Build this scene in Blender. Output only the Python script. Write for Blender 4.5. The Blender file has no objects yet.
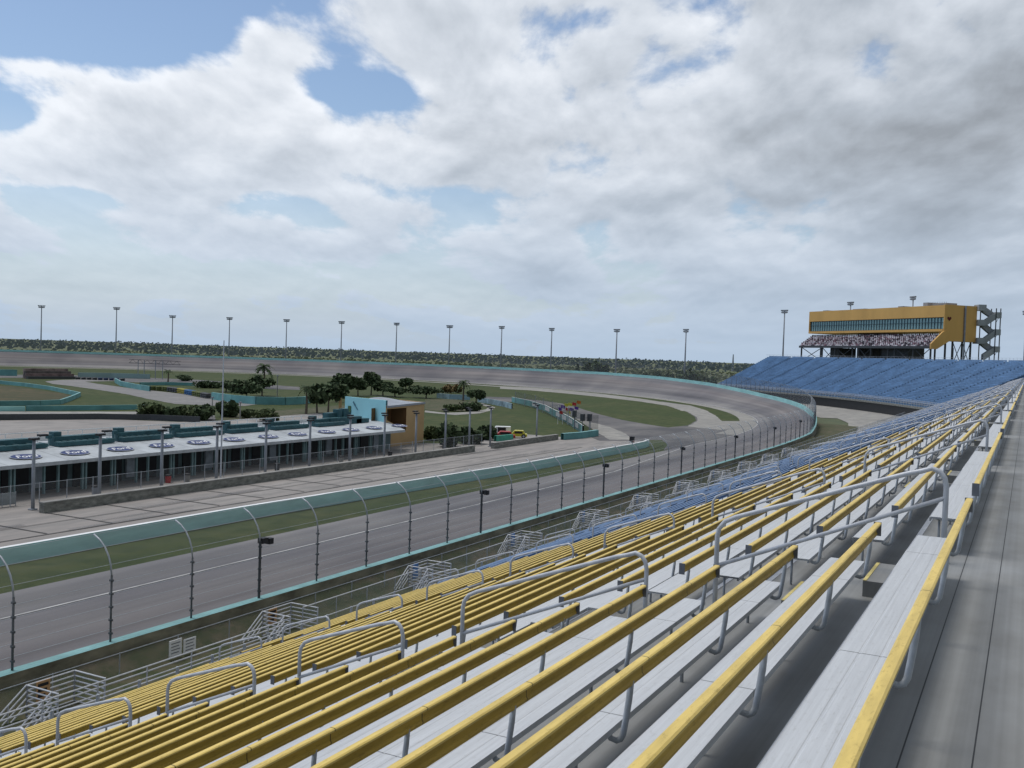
import bpy, bmesh, math, random
from mathutils import Vector, Matrix
random.seed(7)
R = math.radians
S = bpy.context.scene
COL = S.collection
ORD = ['zeroth','first','second','third','fourth','fifth','sixth','seventh','eighth','ninth','tenth','eleventh','twelfth','thirteenth','fourteenth','fifteenth','sixteenth','seventeenth','eighteenth','nineteenth','twentieth','twenty-first','twenty-second','twenty-third','twenty-fourth','twenty-fifth','twenty-sixth','twenty-seventh','twenty-eighth','twenty-ninth','thirtieth','thirty-first','thirty-second']
# ---------------------------------------------------------------- camera frame
F = 985.0; VP = (1029., 372.); ROLL = 0.0335; H = 12.0
d = Vector((VP[0]-512, VP[1]-384, F)).normalized()
n = d.cross(Vector((1, ROLL, 0))).normalized()
if n.y > 0: n = -n
l = n.cross(d)
if l.x > 0: l = -l
RIGHT = Vector((d.x, l.x, n.x)); DOWN = Vector((d.y, l.y, n.y)); FWD = Vector((d.z, l.z, n.z))
def ray(px, py):
    return (RIGHT*(px-512) + DOWN*(py-384) + FWD*F)
def P(px, py, z=0.0):                 # where the sight line meets the level z
    v = ray(px, py); t = (z-H)/v.z
    return Vector((v.x*t, v.y*t, z))
def PD(px, py, dist):                 # point at a ground distance
    v = ray(px, py); t = dist/math.hypot(v.x, v.y)
    return Vector((v.x*t, v.y*t, H+v.z*t))
def PG(px, dist):                     # ground point under column px (column at the horizon)
    py = 355+ROLL*(px-512); v = ray(px, py); t = dist/math.hypot(v.x, v.y)
    return Vector((v.x*t, v.y*t, 0))
cam = bpy.data.cameras.new('camera'); co = bpy.data.objects.new('camera', cam); COL.objects.link(co)
m = Matrix.Identity(4)
for i, v in enumerate((RIGHT, -DOWN, -FWD)):
    for j in range(3): m[j][i] = v[j]
m[0][3] = 0; m[1][3] = 0; m[2][3] = H
co.matrix_world = m
cam.sensor_width = 36; cam.lens = F/1024*36; cam.clip_end = 20000; cam.clip_start = .05
S.camera = co
# ---------------------------------------------------------------- helpers
class MB:
    def __init__(s): s.v=[]; s.f=[]; s.mi=[]; s.k=0
    def quad(s, a,b,c,e):
        i=len(s.v); s.v += [tuple(a),tuple(b),tuple(c),tuple(e)]; s.f.append((i,i+1,i+2,i+3)); s.mi.append(s.k); return s
    def tri(s,a,b,c):
        i=len(s.v); s.v += [tuple(a),tuple(b),tuple(c)]; s.f.append((i,i+1,i+2)); s.mi.append(s.k)
    def box(s, x0,x1,y0,y1,z0,z1):
        i=len(s.v)
        s.v += [(x0,y0,z0),(x1,y0,z0),(x1,y1,z0),(x0,y1,z0),(x0,y0,z1),(x1,y0,z1),(x1,y1,z1),(x0,y1,z1)]
        for q in ((0,3,2,1),(4,5,6,7),(0,1,5,4),(1,2,6,5),(2,3,7,6),(3,0,4,7)):
            s.f.append(tuple(i+a for a in q)); s.mi.append(s.k)
        return s
    def obox(s, c, u, v, w, a, b, h):      # oriented box: centre of base c, unit u,v,w, half sizes a,b, height h
        c=Vector(c); i=len(s.v)
        for zz in (0,h):
            for (p,q) in ((-a,-b),(a,-b),(a,b),(-a,b)): s.v.append(tuple(c+u*p+v*q+w*zz))
        for q in ((0,3,2,1),(4,5,6,7),(0,1,5,4),(1,2,6,5),(2,3,7,6),(3,0,4,7)):
            s.f.append(tuple(i+k for k in q)); s.mi.append(s.k)
        return s
    def bar(s, a, b, r, r2=None, n=6, cap=True):
        a=Vector(a); b=Vector(b); r2=r if r2 is None else r2
        w=(b-a).normalized(); u=w.orthogonal().normalized(); v=w.cross(u); i=len(s.v)
        for (p,rr) in ((a,r),(b,r2)):
            for k in range(n):
                t=2*math.pi*k/n; s.v.append(tuple(p+u*math.cos(t)*rr+v*math.sin(t)*rr))
        for k in range(n):
            s.f.append((i+k,i+(k+1)%n,i+n+(k+1)%n,i+n+k)); s.mi.append(s.k)
        if cap:
            s.f.append(tuple(i+n-1-k for k in range(n))); s.mi.append(s.k)
            s.f.append(tuple(i+n+k for k in range(n))); s.mi.append(s.k)
        return s
    def tube(s, pts, r, n=8):
        pts=[Vector(p) for p in pts]; i=len(s.v); N=len(pts); u=None
        for j,p in enumerate(pts):
            w=(pts[min(j+1,N-1)]-pts[max(j-1,0)]).normalized()
            if u is None: u=w.orthogonal().normalized()
            u=(u-w*u.dot(w)).normalized(); v=w.cross(u); rr=r[j] if isinstance(r,(list,tuple)) else r
            for k in range(n):
                t=2*math.pi*k/n; s.v.append(tuple(p+u*math.cos(t)*rr+v*math.sin(t)*rr))
        for j in range(N-1):
            for k in range(n):
                s.f.append((i+j*n+k,i+j*n+(k+1)%n,i+(j+1)*n+(k+1)%n,i+(j+1)*n+k)); s.mi.append(s.k)
        s.f.append(tuple(i+n-1-k for k in range(n))); s.mi.append(s.k)
        s.f.append(tuple(i+(N-1)*n+k for k in range(n))); s.mi.append(s.k)
        return s
    def prof(s, prof, x0, x1, close=True):   # (y,z) profile extruded along X
        i=len(s.v); N=len(prof)
        for x in (x0,x1):
            for (y,z) in prof: s.v.append((x,y,z))
        for k in range(N if close else N-1):
            k2=(k+1)%N; s.f.append((i+k,i+k2,i+N+k2,i+N+k)); s.mi.append(s.k)
        if close:
            s.f.append(tuple(i+N-1-k for k in range(N))); s.mi.append(s.k)
            s.f.append(tuple(i+N+k for k in range(N))); s.mi.append(s.k)
        return s
    def prof2(s, prof, x0, x1, top):     # like prof, faces listed in top get the second material
        f0=len(s.f); s.prof(prof,x0,x1)
        for k in top: s.mi[f0+k]=1
        return s
    def mesh(s, name, mats, smooth=False):
        me=bpy.data.meshes.new(name); me.from_pydata(s.v,[],s.f)
        for mm in (mats if isinstance(mats,(list,tuple)) else [mats]): me.materials.append(mm)
        if any(s.mi): me.polygons.foreach_set('material_index', s.mi)
        if smooth: me.polygons.foreach_set('use_smooth',[True]*len(s.f))
        me.update()
        bm=bmesh.new(); bm.from_mesh(me); bmesh.ops.recalc_face_normals(bm, faces=bm.faces); bm.to_mesh(me); bm.free()
        return me
    def build(s, name, mats, parent=None, smooth=False, loc=None):
        return link(name, s.mesh(name, mats, smooth), parent, loc)
def link(name, me, parent=None, loc=None):
    o=bpy.data.objects.new(name, me); COL.objects.link(o)
    if parent: o.parent=parent
    if loc is not None: o.location=loc
    return o
def empty(name, loc=(0,0,0), rz=0):
    o=bpy.data.objects.new(name, None); COL.objects.link(o); o.location=loc; o.rotation_euler.z=rz; o.empty_display_size=.3
    return o
def tag(o, label=None, cat=None, group=None, kind=None):
    if label: o['label']=label
    if cat: o['category']=cat
    if group: o['group']=group
    if kind: o['kind']=kind
    return o
# ---------------------------------------------------------------- materials
def nt(name):
    mt=bpy.data.materials.new(name); mt.use_nodes=True; t=mt.node_tree
    return mt,t,t.nodes['Principled BSDF']
def M(name, col, rough=.75, var=.18, scale=2.0, metal=0.0, stretch=(1,1,1), spots=None, bump=0.0, detail=4, spec=.3):
    mt,t,b=nt(name); N=t.nodes; L=t.links
    tc=N.new('ShaderNodeNewGeometry'); mp=N.new('ShaderNodeMapping'); mp.inputs['Scale'].default_value=stretch
    L.new(tc.outputs['Position'], mp.inputs[0])
    nz=N.new('ShaderNodeTexNoise'); nz.inputs['Scale'].default_value=scale; nz.inputs['Detail'].default_value=detail; nz.inputs['Roughness'].default_value=.65
    L.new(mp.outputs[0], nz.inputs['Vector'])
    cr=N.new('ShaderNodeValToRGB'); e=cr.color_ramp.elements
    e[0].position=.3; e[1].position=.7
    e[0].color=(*[c*(1-var) for c in col],1); e[1].color=(*[min(1,c*(1+var)) for c in col],1)
    if spots: e[1].color=(*spots,1)
    L.new(nz.outputs[0], cr.inputs[0]); L.new(cr.outputs[0], b.inputs['Base Color'])
    b.inputs['Roughness'].default_value=rough; b.inputs['Metallic'].default_value=metal; b.inputs['Specular IOR Level'].default_value=spec
    if bump:
        bp=N.new('ShaderNodeBump'); bp.inputs['Strength'].default_value=bump; bp.inputs['Distance'].default_value=.02
        L.new(nz.outputs[0], bp.inputs['Height']); L.new(bp.outputs[0], b.inputs['Normal'])
    return mt
def joints(mt, per, wid, dark=.35, axis='X', scuff=.8):
    t=mt.node_tree; N=t.nodes; L=t.links; b=N['Principled BSDF']; src=b.inputs['Base Color'].links[0].from_socket
    tc=N.new('ShaderNodeTexCoord'); sp=N.new('ShaderNodeSeparateXYZ'); L.new(tc.outputs['Object'],sp.inputs[0])
    a=N.new('ShaderNodeMath'); a.operation='FLOORED_MODULO'; L.new(sp.outputs[axis],a.inputs[0]); a.inputs[1].default_value=per
    c=N.new('ShaderNodeMath'); c.operation='LESS_THAN'; L.new(a.outputs[0],c.inputs[0]); c.inputs[1].default_value=wid
    # scuffs: fine bright and dark scratches
    g=N.new('ShaderNodeNewGeometry'); mp=N.new('ShaderNodeMapping'); mp.inputs['Scale'].default_value=(9,26,26); L.new(g.outputs['Position'],mp.inputs[0])
    nz=N.new('ShaderNodeTexNoise'); nz.inputs['Scale'].default_value=1.3; nz.inputs['Detail'].default_value=6; nz.inputs['Roughness'].default_value=.75; L.new(mp.outputs[0],nz.inputs[0])
    cr=N.new('ShaderNodeValToRGB'); e=cr.color_ramp.elements; e[0].position=.33; e[0].color=(.66,.64,.60,1); e[1].position=.46; e[1].color=(1,1,1,1); L.new(nz.outputs[0],cr.inputs[0])
    m1=N.new('ShaderNodeMix'); m1.data_type='RGBA'; m1.blend_type='MULTIPLY'; m1.inputs[0].default_value=scuff; L.new(src,m1.inputs[6]); L.new(cr.outputs[0],m1.inputs[7])
    m2=N.new('ShaderNodeMix'); m2.data_type='RGBA'; m2.blend_type='MULTIPLY'; L.new(c.outputs[0],m2.inputs[0]); L.new(m1.outputs[2],m2.inputs[6]); m2.inputs[7].default_value=(dark,dark,dark,1)
    L.new(m2.outputs[2],b.inputs['Base Color'])
def MIX(name, cols, scales, rough=.9, stretch=(1,1,1)):
    """three colours through two noises, for ground"""
    mt,t,b=nt(name); N=t.nodes; L=t.links
    g=N.new('ShaderNodeNewGeometry'); mp=N.new('ShaderNodeMapping'); mp.inputs['Scale'].default_value=stretch; L.new(g.outputs['Position'], mp.inputs[0])
    prev=None
    for i,(c,s) in enumerate(zip(cols[1:],scales)):
        nz=N.new('ShaderNodeTexNoise'); nz.inputs['Scale'].default_value=s; nz.inputs['Detail'].default_value=6; nz.inputs['Roughness'].default_value=.65; L.new(mp.outputs[0], nz.inputs['Vector'])
        cr=N.new('ShaderNodeValToRGB'); cr.color_ramp.elements[0].position=.42; cr.color_ramp.elements[1].position=.62; L.new(nz.outputs[0], cr.inputs[0])
        mx=N.new('ShaderNodeMix'); mx.data_type='RGBA'; L.new(cr.outputs[0], mx.inputs[0])
        if prev is None: mx.inputs[6].default_value=(*cols[0],1)
        else: L.new(prev, mx.inputs[6])
        mx.inputs[7].default_value=(*c,1); prev=mx.outputs[2]
    L.new(prev, b.inputs['Base Color']); b.inputs['Roughness'].default_value=rough; b.inputs['Specular IOR Level'].default_value=.2
    return mt
m_alu=M('aluminium_plank',(.54,.56,.58),rough=.42,var=.10,scale=3,metal=.25,stretch=(.4,14,4),bump=.05)
m_yel=M('yellow_plank',(.46,.31,.045),rough=.5,var=.22,scale=2.4,stretch=(.7,5,5),detail=8)  # backrest face, deepened: shade of the rear side put into the colour
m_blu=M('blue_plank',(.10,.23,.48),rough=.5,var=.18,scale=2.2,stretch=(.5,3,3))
m_yelt=M('lit_lip_yellow',(.68,.51,.15),rough=.5,var=.2,scale=2.4,stretch=(.7,5,5),detail=8); m_blut=M('lit_lip_blue',(.16,.26,.44),rough=.5,var=.2,scale=2.4,stretch=(.7,5,5))  # backrest lip tops: sunlight painted in as a lighter tone than the faces
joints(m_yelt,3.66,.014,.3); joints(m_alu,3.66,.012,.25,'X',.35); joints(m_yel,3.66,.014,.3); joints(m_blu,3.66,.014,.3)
m_galv=M('galvanised_tube',(.50,.52,.55),rough=.45,var=.14,scale=6,metal=.1)
m_brk=M('bracket_steel',(.38,.41,.44),rough=.5,var=.2,scale=6,metal=.3)
m_dark=M('dark_steel',(.06,.065,.07),rough=.6,scale=4)
m_cap=M('grey_cap',(.16,.17,.19),rough=.6,scale=4)
m_teal=M('teal_wall_paint',(.31,.58,.56),rough=.7,var=.18,scale=.4,stretch=(.6,.6,3))
m_teall=M('teal_wall_top',(.22,.42,.42),rough=.7,var=.2,scale=.6)
m_teal_far=M('teal_barrier_paint',(.13,.31,.31),rough=.8,var=.25,scale=.25)
m_conc=M('concrete',(.27,.265,.25),var=.25,scale=.8,rough=.9)
m_wallc=M('stained_concrete',(.20,.20,.18),var=.45,scale=1.6,rough=.9,stretch=(1,1,2.5))
m_white0=0
m_white=M('white_roof',(.40,.43,.45),var=.22,scale=.5,rough=.6)
joints(m_white,2.6,.10,.62)
m_wpaint=M('white_paint',(.75,.76,.76),var=.08,scale=.6,rough=.5)
m_black=M('black_plastic',(.02,.02,.022),scale=3,rough=.5)
m_orange=M('orange_cladding',(.64,.38,.12),var=.12,scale=.12,rough=.7,stretch=(1,1,.3))
m_ltblue=M('light_blue_render',(.27,.56,.62),var=.06,scale=.3,rough=.7)
m_tan=M('tan_render',(.50,.34,.17),var=.10,scale=.3,rough=.8)
m_brown=M('brown_recess',(.16,.085,.035),scale=.4,rough=.8)
m_grroof=M('grey_roof',(.30,.33,.37),scale=.4,rough=.6)
m_red=M('red_paint',(.42,.03,.03),scale=2,rough=.4)
m_tealst=M('dark_teal_steel',(.035,.10,.115),var=.3,scale=1.2,rough=.6)
m_tealpost=M('pale_teal_post',(.20,.30,.31),scale=1,rough=.6)
m_logo=M('logo_blue',(.02,.035,.13),var=.1,scale=1,rough=.5)
m_trunk=M('bark',(.13,.105,.08),scale=4,rough=.9)
m_leafd=M('foliage_dark',(.055,.082,.038),var=.65,scale=.8,rough=.9)
m_leafm=M('foliage_mid',(.075,.10,.042),var=.55,scale=.8,rough=.9)
m_leafo=M('foliage_orange',(.17,.13,.06),var=.5,scale=.8,rough=.9)
m_leaff=M('foliage_far_hazed',(.16,.19,.195),var=.12,scale=.03,rough=1)  # distance haze painted in as a pale grey-blue leaf colour
m_leafb=M('foliage_brownish',(.19,.20,.12),var=.3,scale=.05,rough=1)
m_mast=M('mast_steel',(.26,.28,.31),scale=.5,rough=.6)
m_tan_sign=M('tan_sign',(.45,.27,.13),var=.1,rough=.6)
m_yveh=M('yellow_paint',(.55,.50,.05),scale=2,rough=.4)
m_purple=M('purple_cloth',(.10,.04,.25),scale=2)
m_lamp=M('lamp_glass',(.45,.5,.55),rough=.3)
def glass_mat():
    mt,t,b=nt('tinted_glass'); b.inputs['Base Color'].default_value=(.20,.34,.36,1); b.inputs['Roughness'].default_value=.12; b.inputs['Metallic'].default_value=.35
    return mt
m_glass=glass_mat()
# deck planks: fine streaks along X, thin joints every .352 m in Y
def deck_mat():
    mt,t,b=nt('aluminium_deck'); N=t.nodes; L=t.links
    g=N.new('ShaderNodeNewGeometry'); sp=N.new('ShaderNodeSeparateXYZ'); L.new(g.outputs['Position'], sp.inputs[0])
    def streak(sx,sy,sc):
        mp=N.new('ShaderNodeMapping'); mp.inputs['Scale'].default_value=(sx,sy,1); L.new(g.outputs['Position'], mp.inputs[0])
        nz=N.new('ShaderNodeTexNoise'); nz.inputs['Scale'].default_value=sc; nz.inputs['Detail'].default_value=5; L.new(mp.outputs[0], nz.inputs[0]); return nz
    n1=streak(.05,16,1.); n2=streak(.7,1.2,1.3)
    cr=N.new('ShaderNodeValToRGB'); cr.color_ramp.elements[0].position=.25; cr.color_ramp.elements[1].position=.75
    cr.color_ramp.elements[0].color=(.205,.212,.212,1); cr.color_ramp.elements[1].color=(.270,.280,.282,1); L.new(n1.outputs[0], cr.inputs[0])
    cr2=N.new('ShaderNodeValToRGB'); cr2.color_ramp.elements[0].position=.30; cr2.color_ramp.elements[1].position=.65
    cr2.color_ramp.elements[0].color=(.72,.70,.67,1); cr2.color_ramp.elements[1].color=(1.05,1.05,1.05,1); L.new(n2.outputs[0], cr2.inputs[0])
    mx=N.new('ShaderNodeMix'); mx.data_type='RGBA'; mx.blend_type='MULTIPLY'; mx.inputs[0].default_value=1
    L.new(cr.outputs[0], mx.inputs[6]); L.new(cr2.outputs[0], mx.inputs[7])
    # joints
    def joint(out, off, per, wid, z=False):
        a=N.new('ShaderNodeMath'); a.operation='SUBTRACT'; L.new(sp.outputs[out], a.inputs[0]); a.inputs[1].default_value=off
        w=N.new('ShaderNodeMath'); w.operation='FLOORED_MODULO'; L.new(a.outputs[0], w.inputs[0]); w.inputs[1].default_value=per
        c=N.new('ShaderNodeMath'); c.operation='LESS_THAN'; L.new(w.outputs[0], c.inputs[0]); c.inputs[1].default_value=wid
        return c.outputs[0]
    j=joint('Y', .173, .350, .009); 
    j2=joint('Z', 9.88, 50, .02)      # only the concourse level shows the joints
    mm=N.new('ShaderNodeMath'); mm.operation='MULTIPLY'; L.new(j,mm.inputs[0]); L.new(j2,mm.inputs[1])
    m3=N.new('ShaderNodeMix'); m3.data_type='RGBA'; L.new(mm.outputs[0], m3.inputs[0]); L.new(mx.outputs[2], m3.inputs[6]); m3.inputs[7].default_value=(.02,.022,.024,1)
    L.new(m3.outputs[2], b.inputs['Base Color']); b.inputs['Roughness'].default_value=.6; b.inputs['Specular IOR Level'].default_value=.35
    return mt
m_deck=deck_mat()
def mesh_mat(name, col, a):
    mt,t,b=nt(name); N=t.nodes; L=t.links; b.inputs['Base Color'].default_value=(*col,1); b.inputs['Alpha'].default_value=a
    return mt
m_wire=mesh_mat('chain_link_mesh',(.20,.21,.22),.20)
m_wire2=mesh_mat('rail_mesh',(.30,.33,.34),.22)
# asphalt racing surface: streaks that follow the lap (uses the mesh's own UV: u along, v across)
def track_mat():
    mt,t,b=nt('track_asphalt'); N=t.nodes; L=t.links
    uv=N.new('ShaderNodeUVMap'); uv.uv_map='lap'
    mp=N.new('ShaderNodeMapping'); mp.inputs['Scale'].default_value=(.015,9,1); L.new(uv.outputs[0], mp.inputs[0])
    nz=N.new('ShaderNodeTexNoise'); nz.inputs['Scale'].default_value=1; nz.inputs['Detail'].default_value=5; L.new(mp.outputs[0], nz.inputs[0])
    cr=N.new('ShaderNodeValToRGB'); cr.color_ramp.elements[0].position=.3; cr.color_ramp.elements[1].position=.7
    cr.color_ramp.elements[0].color=(.122,.120,.122,1); cr.color_ramp.elements[1].color=(.205,.20,.20,1); L.new(nz.outputs[0], cr.inputs[0])
    g=N.new('ShaderNodeNewGeometry'); n2=N.new('ShaderNodeTexNoise'); n2.inputs['Scale'].default_value=.06; n2.inputs['Detail'].default_value=6; L.new(g.outputs['Position'], n2.inputs[0])
    c2=N.new('ShaderNodeValToRGB'); c2.color_ramp.elements[0].color=(.78,.78,.82,1); c2.color_ramp.elements[1].color=(1.2,1.18,1.15,1); c2.color_ramp.elements[0].position=.35; c2.color_ramp.elements[1].position=.68; L.new(n2.outputs[0], c2.inputs[0])
    # reddish worn groove
    sp=N.new('ShaderNodeSeparateXYZ'); L.new(uv.outputs[0], sp.inputs[0])
    c3=N.new('ShaderNodeValToRGB'); el=c3.color_ramp.elements; el[0].position=0; el[0].color=(1.25,1.25,1.25,1); el[1].position=1; el[1].color=(.95,.97,1.02,1)
    for p,c in ((.2,(1.12,1.12,1.1)),(.32,(.80,.80,.84)),(.55,(1.0,.98,.98)),(.74,(1.06,1.0,.99)),(.86,(.9,.9,.93))):
        q=el.new(p); q.color=(*c,1)
    L.new(sp.outputs['Y'], c3.inputs[0])
    a=N.new('ShaderNodeMix'); a.data_type='RGBA'; a.blend_type='MULTIPLY'; a.inputs[0].default_value=1; L.new(cr.outputs[0],a.inputs[6]); L.new(c2.outputs[0],a.inputs[7])
    c=N.new('ShaderNodeMix'); c.data_type='RGBA'; c.blend_type='MULTIPLY'; c.inputs[0].default_value=1; L.new(a.outputs[2],c.inputs[6]); L.new(c3.outputs[0],c.inputs[7])
    L.new(c.outputs[2], b.inputs['Base Color']); b.inputs['Roughness'].default_value=.85; b.inputs['Specular IOR Level'].default_value=.25
    return mt
m_track=track_mat()
m_grass=MIX('grass',[(.046,.066,.018),(.072,.080,.028),(.034,.052,.014)],[.06,.5])
m_grassd=MIX('worn_grass',[(.075,.078,.042),(.125,.105,.070),(.052,.066,.030)],[.25,1.3])
m_apron=MIX('light_asphalt',[(.28,.27,.245),(.34,.33,.30),(.225,.22,.21)],[.05,.5])
m_pit=MIX('pit_concrete',[(.27,.25,.235),(.325,.305,.285),(.22,.21,.20)],[.12,.8],stretch=(.25,1,1))
m_junc=MIX('worn_asphalt',[(.135,.13,.13),(.19,.183,.175),(.09,.09,.095)],[.035,.12],stretch=(.6,1,1))
m_road=MIX('road_asphalt',[(.21,.205,.20),(.26,.25,.24),(.18,.178,.176)],[.1,.8])
m_marsh=MIX('marsh_scrub',[(.12,.145,.075),(.15,.145,.085),(.085,.105,.06)],[.008,.04])
# ---------------------------------------------------------------- ground
def disc_ground():
    b=MB(); Rr=[0,60,160,400,900,2000,5000,14000]; n=48
    for i in range(len(Rr)-1):
        for k in range(n):
            a0=2*math.pi*k/n; a1=2*math.pi*(k+1)/n
            p=lambda r,a:(150+r*math.cos(a),240+r*math.sin(a),-.03)
            if Rr[i]==0: b.tri(p(0,0),p(Rr[1],a0),p(Rr[1],a1))
            else: b.quad(p(Rr[i],a0),p(Rr[i+1],a0),p(Rr[i+1],a1),p(Rr[i],a1))
    return b
tag(disc_ground().build('ground', m_marsh), kind='structure')
def catmull(pts, k=6, closed=True):
    out=[]; N=len(pts)
    for i in range(N if closed else N-1):
        p=[Vector(pts[(i+j)%N]) if closed else Vector(pts[max(0,min(N-1,i+j))]) for j in (-1,0,1,2)]
        for s in range(k):
            t=s/k
            out.append(.5*((2*p[1])+(-p[0]+p[2])*t+(2*p[0]-5*p[1]+4*p[2]-p[3])*t*t+(-p[0]+3*p[1]-3*p[2]+p[3])*t**3))
    if not closed: out.append(Vector(pts[-1]))
    return out
def sheet(name, pts, z, mt, k=1):
    z=z*3; pts=[Vector((p[0],p[1],z)) for p in pts]
    if k>1: pts=catmull(pts,k)
    if name not in ('infield_grass','painted_line','pit_lane','service_road'):
        rj=random.Random(len(pts)*7+int(abs(z)*1000)); q2=[]
        for i_,p_ in enumerate(pts):
            q_=pts[(i_+1)%len(pts)]; L_=(q_-p_).length; n_=min(60,max(1,int(L_/2.0))); nr_=Vector((-(q_-p_).y,(q_-p_).x,0)).normalized()
            for s_ in range(n_): q2.append(p_.lerp(q_,s_/n_)+(nr_*rj.uniform(-.14,.14) if 0<s_ else Vector((0,0,0))))
        pts=q2
    from mathutils.geometry import tessellate_polygon
    tris=[]
    for t3 in tessellate_polygon([pts]):
        a_,b_,c_=(pts[q] for q in t3)
        ar=(b_-a_).cross(c_-a_).z
        if abs(ar)<1e-5: continue
        tris.append(tuple(t3) if ar>0 else tuple(reversed(t3)))
    me=bpy.data.meshes.new(name); me.from_pydata([tuple(p) for p in pts],[],tris); me.update(); me.materials.append(mt)
    o=link(name, me); tag(o, kind='structure'); return o
CX,CY=150.,240.
def arc(r,a):  # a degrees from the -Y direction, counter-clockwise
    return Vector((CX+r*math.sin(R(a)), CY-r*math.cos(R(a)), 0))
def ring(name, r0, r1, a0, a1, z, mt, n=90, straight=None):
    b=MB()
    for k in range(n):
        A0=a0+(a1-a0)*k/n; A1=a0+(a1-a0)*(k+1)/n
        p=[arc(r0,A0),arc(r1,A0),arc(r1,A1),arc(r0,A1)]
        for q in p: q.z=z*3
        b.quad(*p)
    o=b.build(name, mt); tag(o, kind='structure'); return o
# infield grass under everything inside the lap
b=MB(); n=80
inner=[Vector((x,42.0,0)) for x in (-120,-60,0,60,110,150)]+[arc(198,a) for a in range(3,181,3)]+[Vector((-120,438,0))]
sheet('infield_grass', inner, 0.0, m_grass)
# racing surface: loft from inner edge to foot of the outer wall
def bankz(a):   # extra height of the outer edge
    K=[(-99,.9),(8,.9),(16,1.6),(20,2.2),(25,2.6),(31,3.05),(37,3.85),(42,4.6),(51,5.5),(60,5.85),(400,5.85)]
    for (a0,z0),(a1,z1) in zip(K,K[1:]):
        if a<=a1: return z0+(z1-z0)*(a-a0)/(a1-a0)
def outy(x): return 27.3+(1.3*((x-115)/35)**2 if x>115 else 0)
def outr(a):
    t=min(1,a/11); return 211.4-2.8*t*(2-t)
lap=[]   # (inner point, outer point, arc length)
x=-60.
while x<150: lap.append((Vector((x,42.0,0)),Vector((x,outy(x),bankz(0))))); x+=5
a=0.
while a<=180: 
    o=arc(outr(a),a); o.z=bankz(a); lap.append((arc(198,a),o)); a+=1.5
for x in range(140,-260,-10): lap.append((Vector((x,438,0)),Vector((x,450,5.85))))
NV=8; vs=[]; fs=[]; uvs=[]; s=0; prev=None
for (pi,po) in lap:
    if prev is not None: s+=(po-prev).length
    prev=po
    for j in range(NV+1):
        t=j/NV; q=pi.lerp(po,t); q.z=po.z*(t**1.25)+.055; vs.append(tuple(q)); uvs.append((s,t))
for i in range(len(lap)-1):
    for j in range(NV):
        k=i*(NV+1)+j; fs.append((k,k+1,k+NV+2,k+NV+1))
me=bpy.data.meshes.new('race_track'); me.from_pydata(vs,[],fs); me.materials.append(m_track)
ul=me.uv_layers.new(name='lap')
for lp in me.loops: ul.data[lp.index].uv=uvs[lp.vertex_index]
me.polygons.foreach_set('use_smooth',[True]*len(fs)); me.update()
tr=link('race_track', me); tag(tr, kind='structure')
# flip if facing down
if me.polygons[0].normal.z<0:
    me.flip_normals()
# white line at the inside of the racing groove
def trackpt(i, t):
    pi,po=lap[i]; q=pi.lerp(po,t); q.z=po.z*(t**1.25)+.075; return q
b=MB()
for i in range(len(lap)-1):
    pi=lap[i][0]
    def off(k):
        p=lap[k][0]
        if p.y<43 and p.x<=150:
            return .30 if p.x<95 else .30*max(0,(1-(p.x-95)/40)) if p.x<135 else 0.005
        return 0.005
    w=.012
    b.quad(trackpt(i,off(i)),trackpt(i,off(i)+w),trackpt(i+1,off(i+1)+w),trackpt(i+1,off(i+1)))
o=b.build('painted_line', M('worn_white_line',(.46,.46,.45),var=.35,scale=.5)); tag(o, kind='structure')
# outer wall
def wall_run(name, path, hgt, th, mats, side, label, cat, zb=0.0, grp=None):
    """path: list of Vectors at the foot of the inner face (z = foot). side: vector func giving outward dir"""
    b=MB(); N=len(path)
    for i in range(N-1):
        p,q=path[i],path[i+1]; sp,sq=side(i),side(i+1)
        up=Vector((0,0,hgt)); ti=Vector((0,0,.012))
        a0,a1=p,q; t0,t1=p+up,q+up; u0,u1=p+up+sp*th,q+up+sq*th
        g0=Vector((u0.x,u0.y,zb)); g1=Vector((u1.x,u1.y,zb))
        b.k=0; b.quad(a0,a1,t1,t0); b.k=1; b.quad(t0,t1,u1,u0); b.k=2; b.quad(u0,u1,g1,g0)
    o=b.build(name, mats); tag(o,label,cat,grp); return o
wp=[po.copy() for (pi,po) in lap]
def wside(i):
    pi,po=lap[i]; v=(po-pi); v.z=0; return v.normalized()
m_owall=M('wall_back_face',(.20,.19,.14),var=.5,scale=1.5,rough=.95,stretch=(.4,.4,1))
wall_run('retaining_wall', wp, .95, .45, [m_teal,m_teall,m_owall], wside, 'long teal painted concrete wall curving round the outside of the race track', 'wall')
# ground outside turn one: service road ring and grass verge
ring('service_road', 214.2, 250, 22, 70, 0.02, m_apron, 50)
sheet('service_road', [(172,27),(190,29),(215,33),(232,38),(236,20),(225,20),(200,19.0),(178,18.5)], 0.024, m_apron)
b=MB(); vp=[(x,24.3,26.9+(outy(x)-27.3)) for x in range(-60,151,5)]
for (xa,y0,y1),(xb,y2,y3) in zip(vp,vp[1:]): b.quad((xa,y0,.72),(xb,y2,.72),(xb,y3-1.1,1.0),(xa,y1-1.1,1.0)); b.quad((xa,y1-1.1,1.0),(xb,y3-1.1,1.0),(xb,y3,1.5),(xa,y1,1.5))
pv=None
for a_ in range(0,17):
    q_=arc(outr(a_)+.4,a_); w_=1-a_/16; p_=(q_.x,24.3+max(0,a_-3)*.42,.72*w_+.03); q_=(q_.x,q_.y,.86*w_+.04)
    if pv: b.quad(pv[0],p_,q_,pv[1])
    pv=(p_,q_)
tag(b.build('verge',m_grassd),kind='structure')
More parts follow.
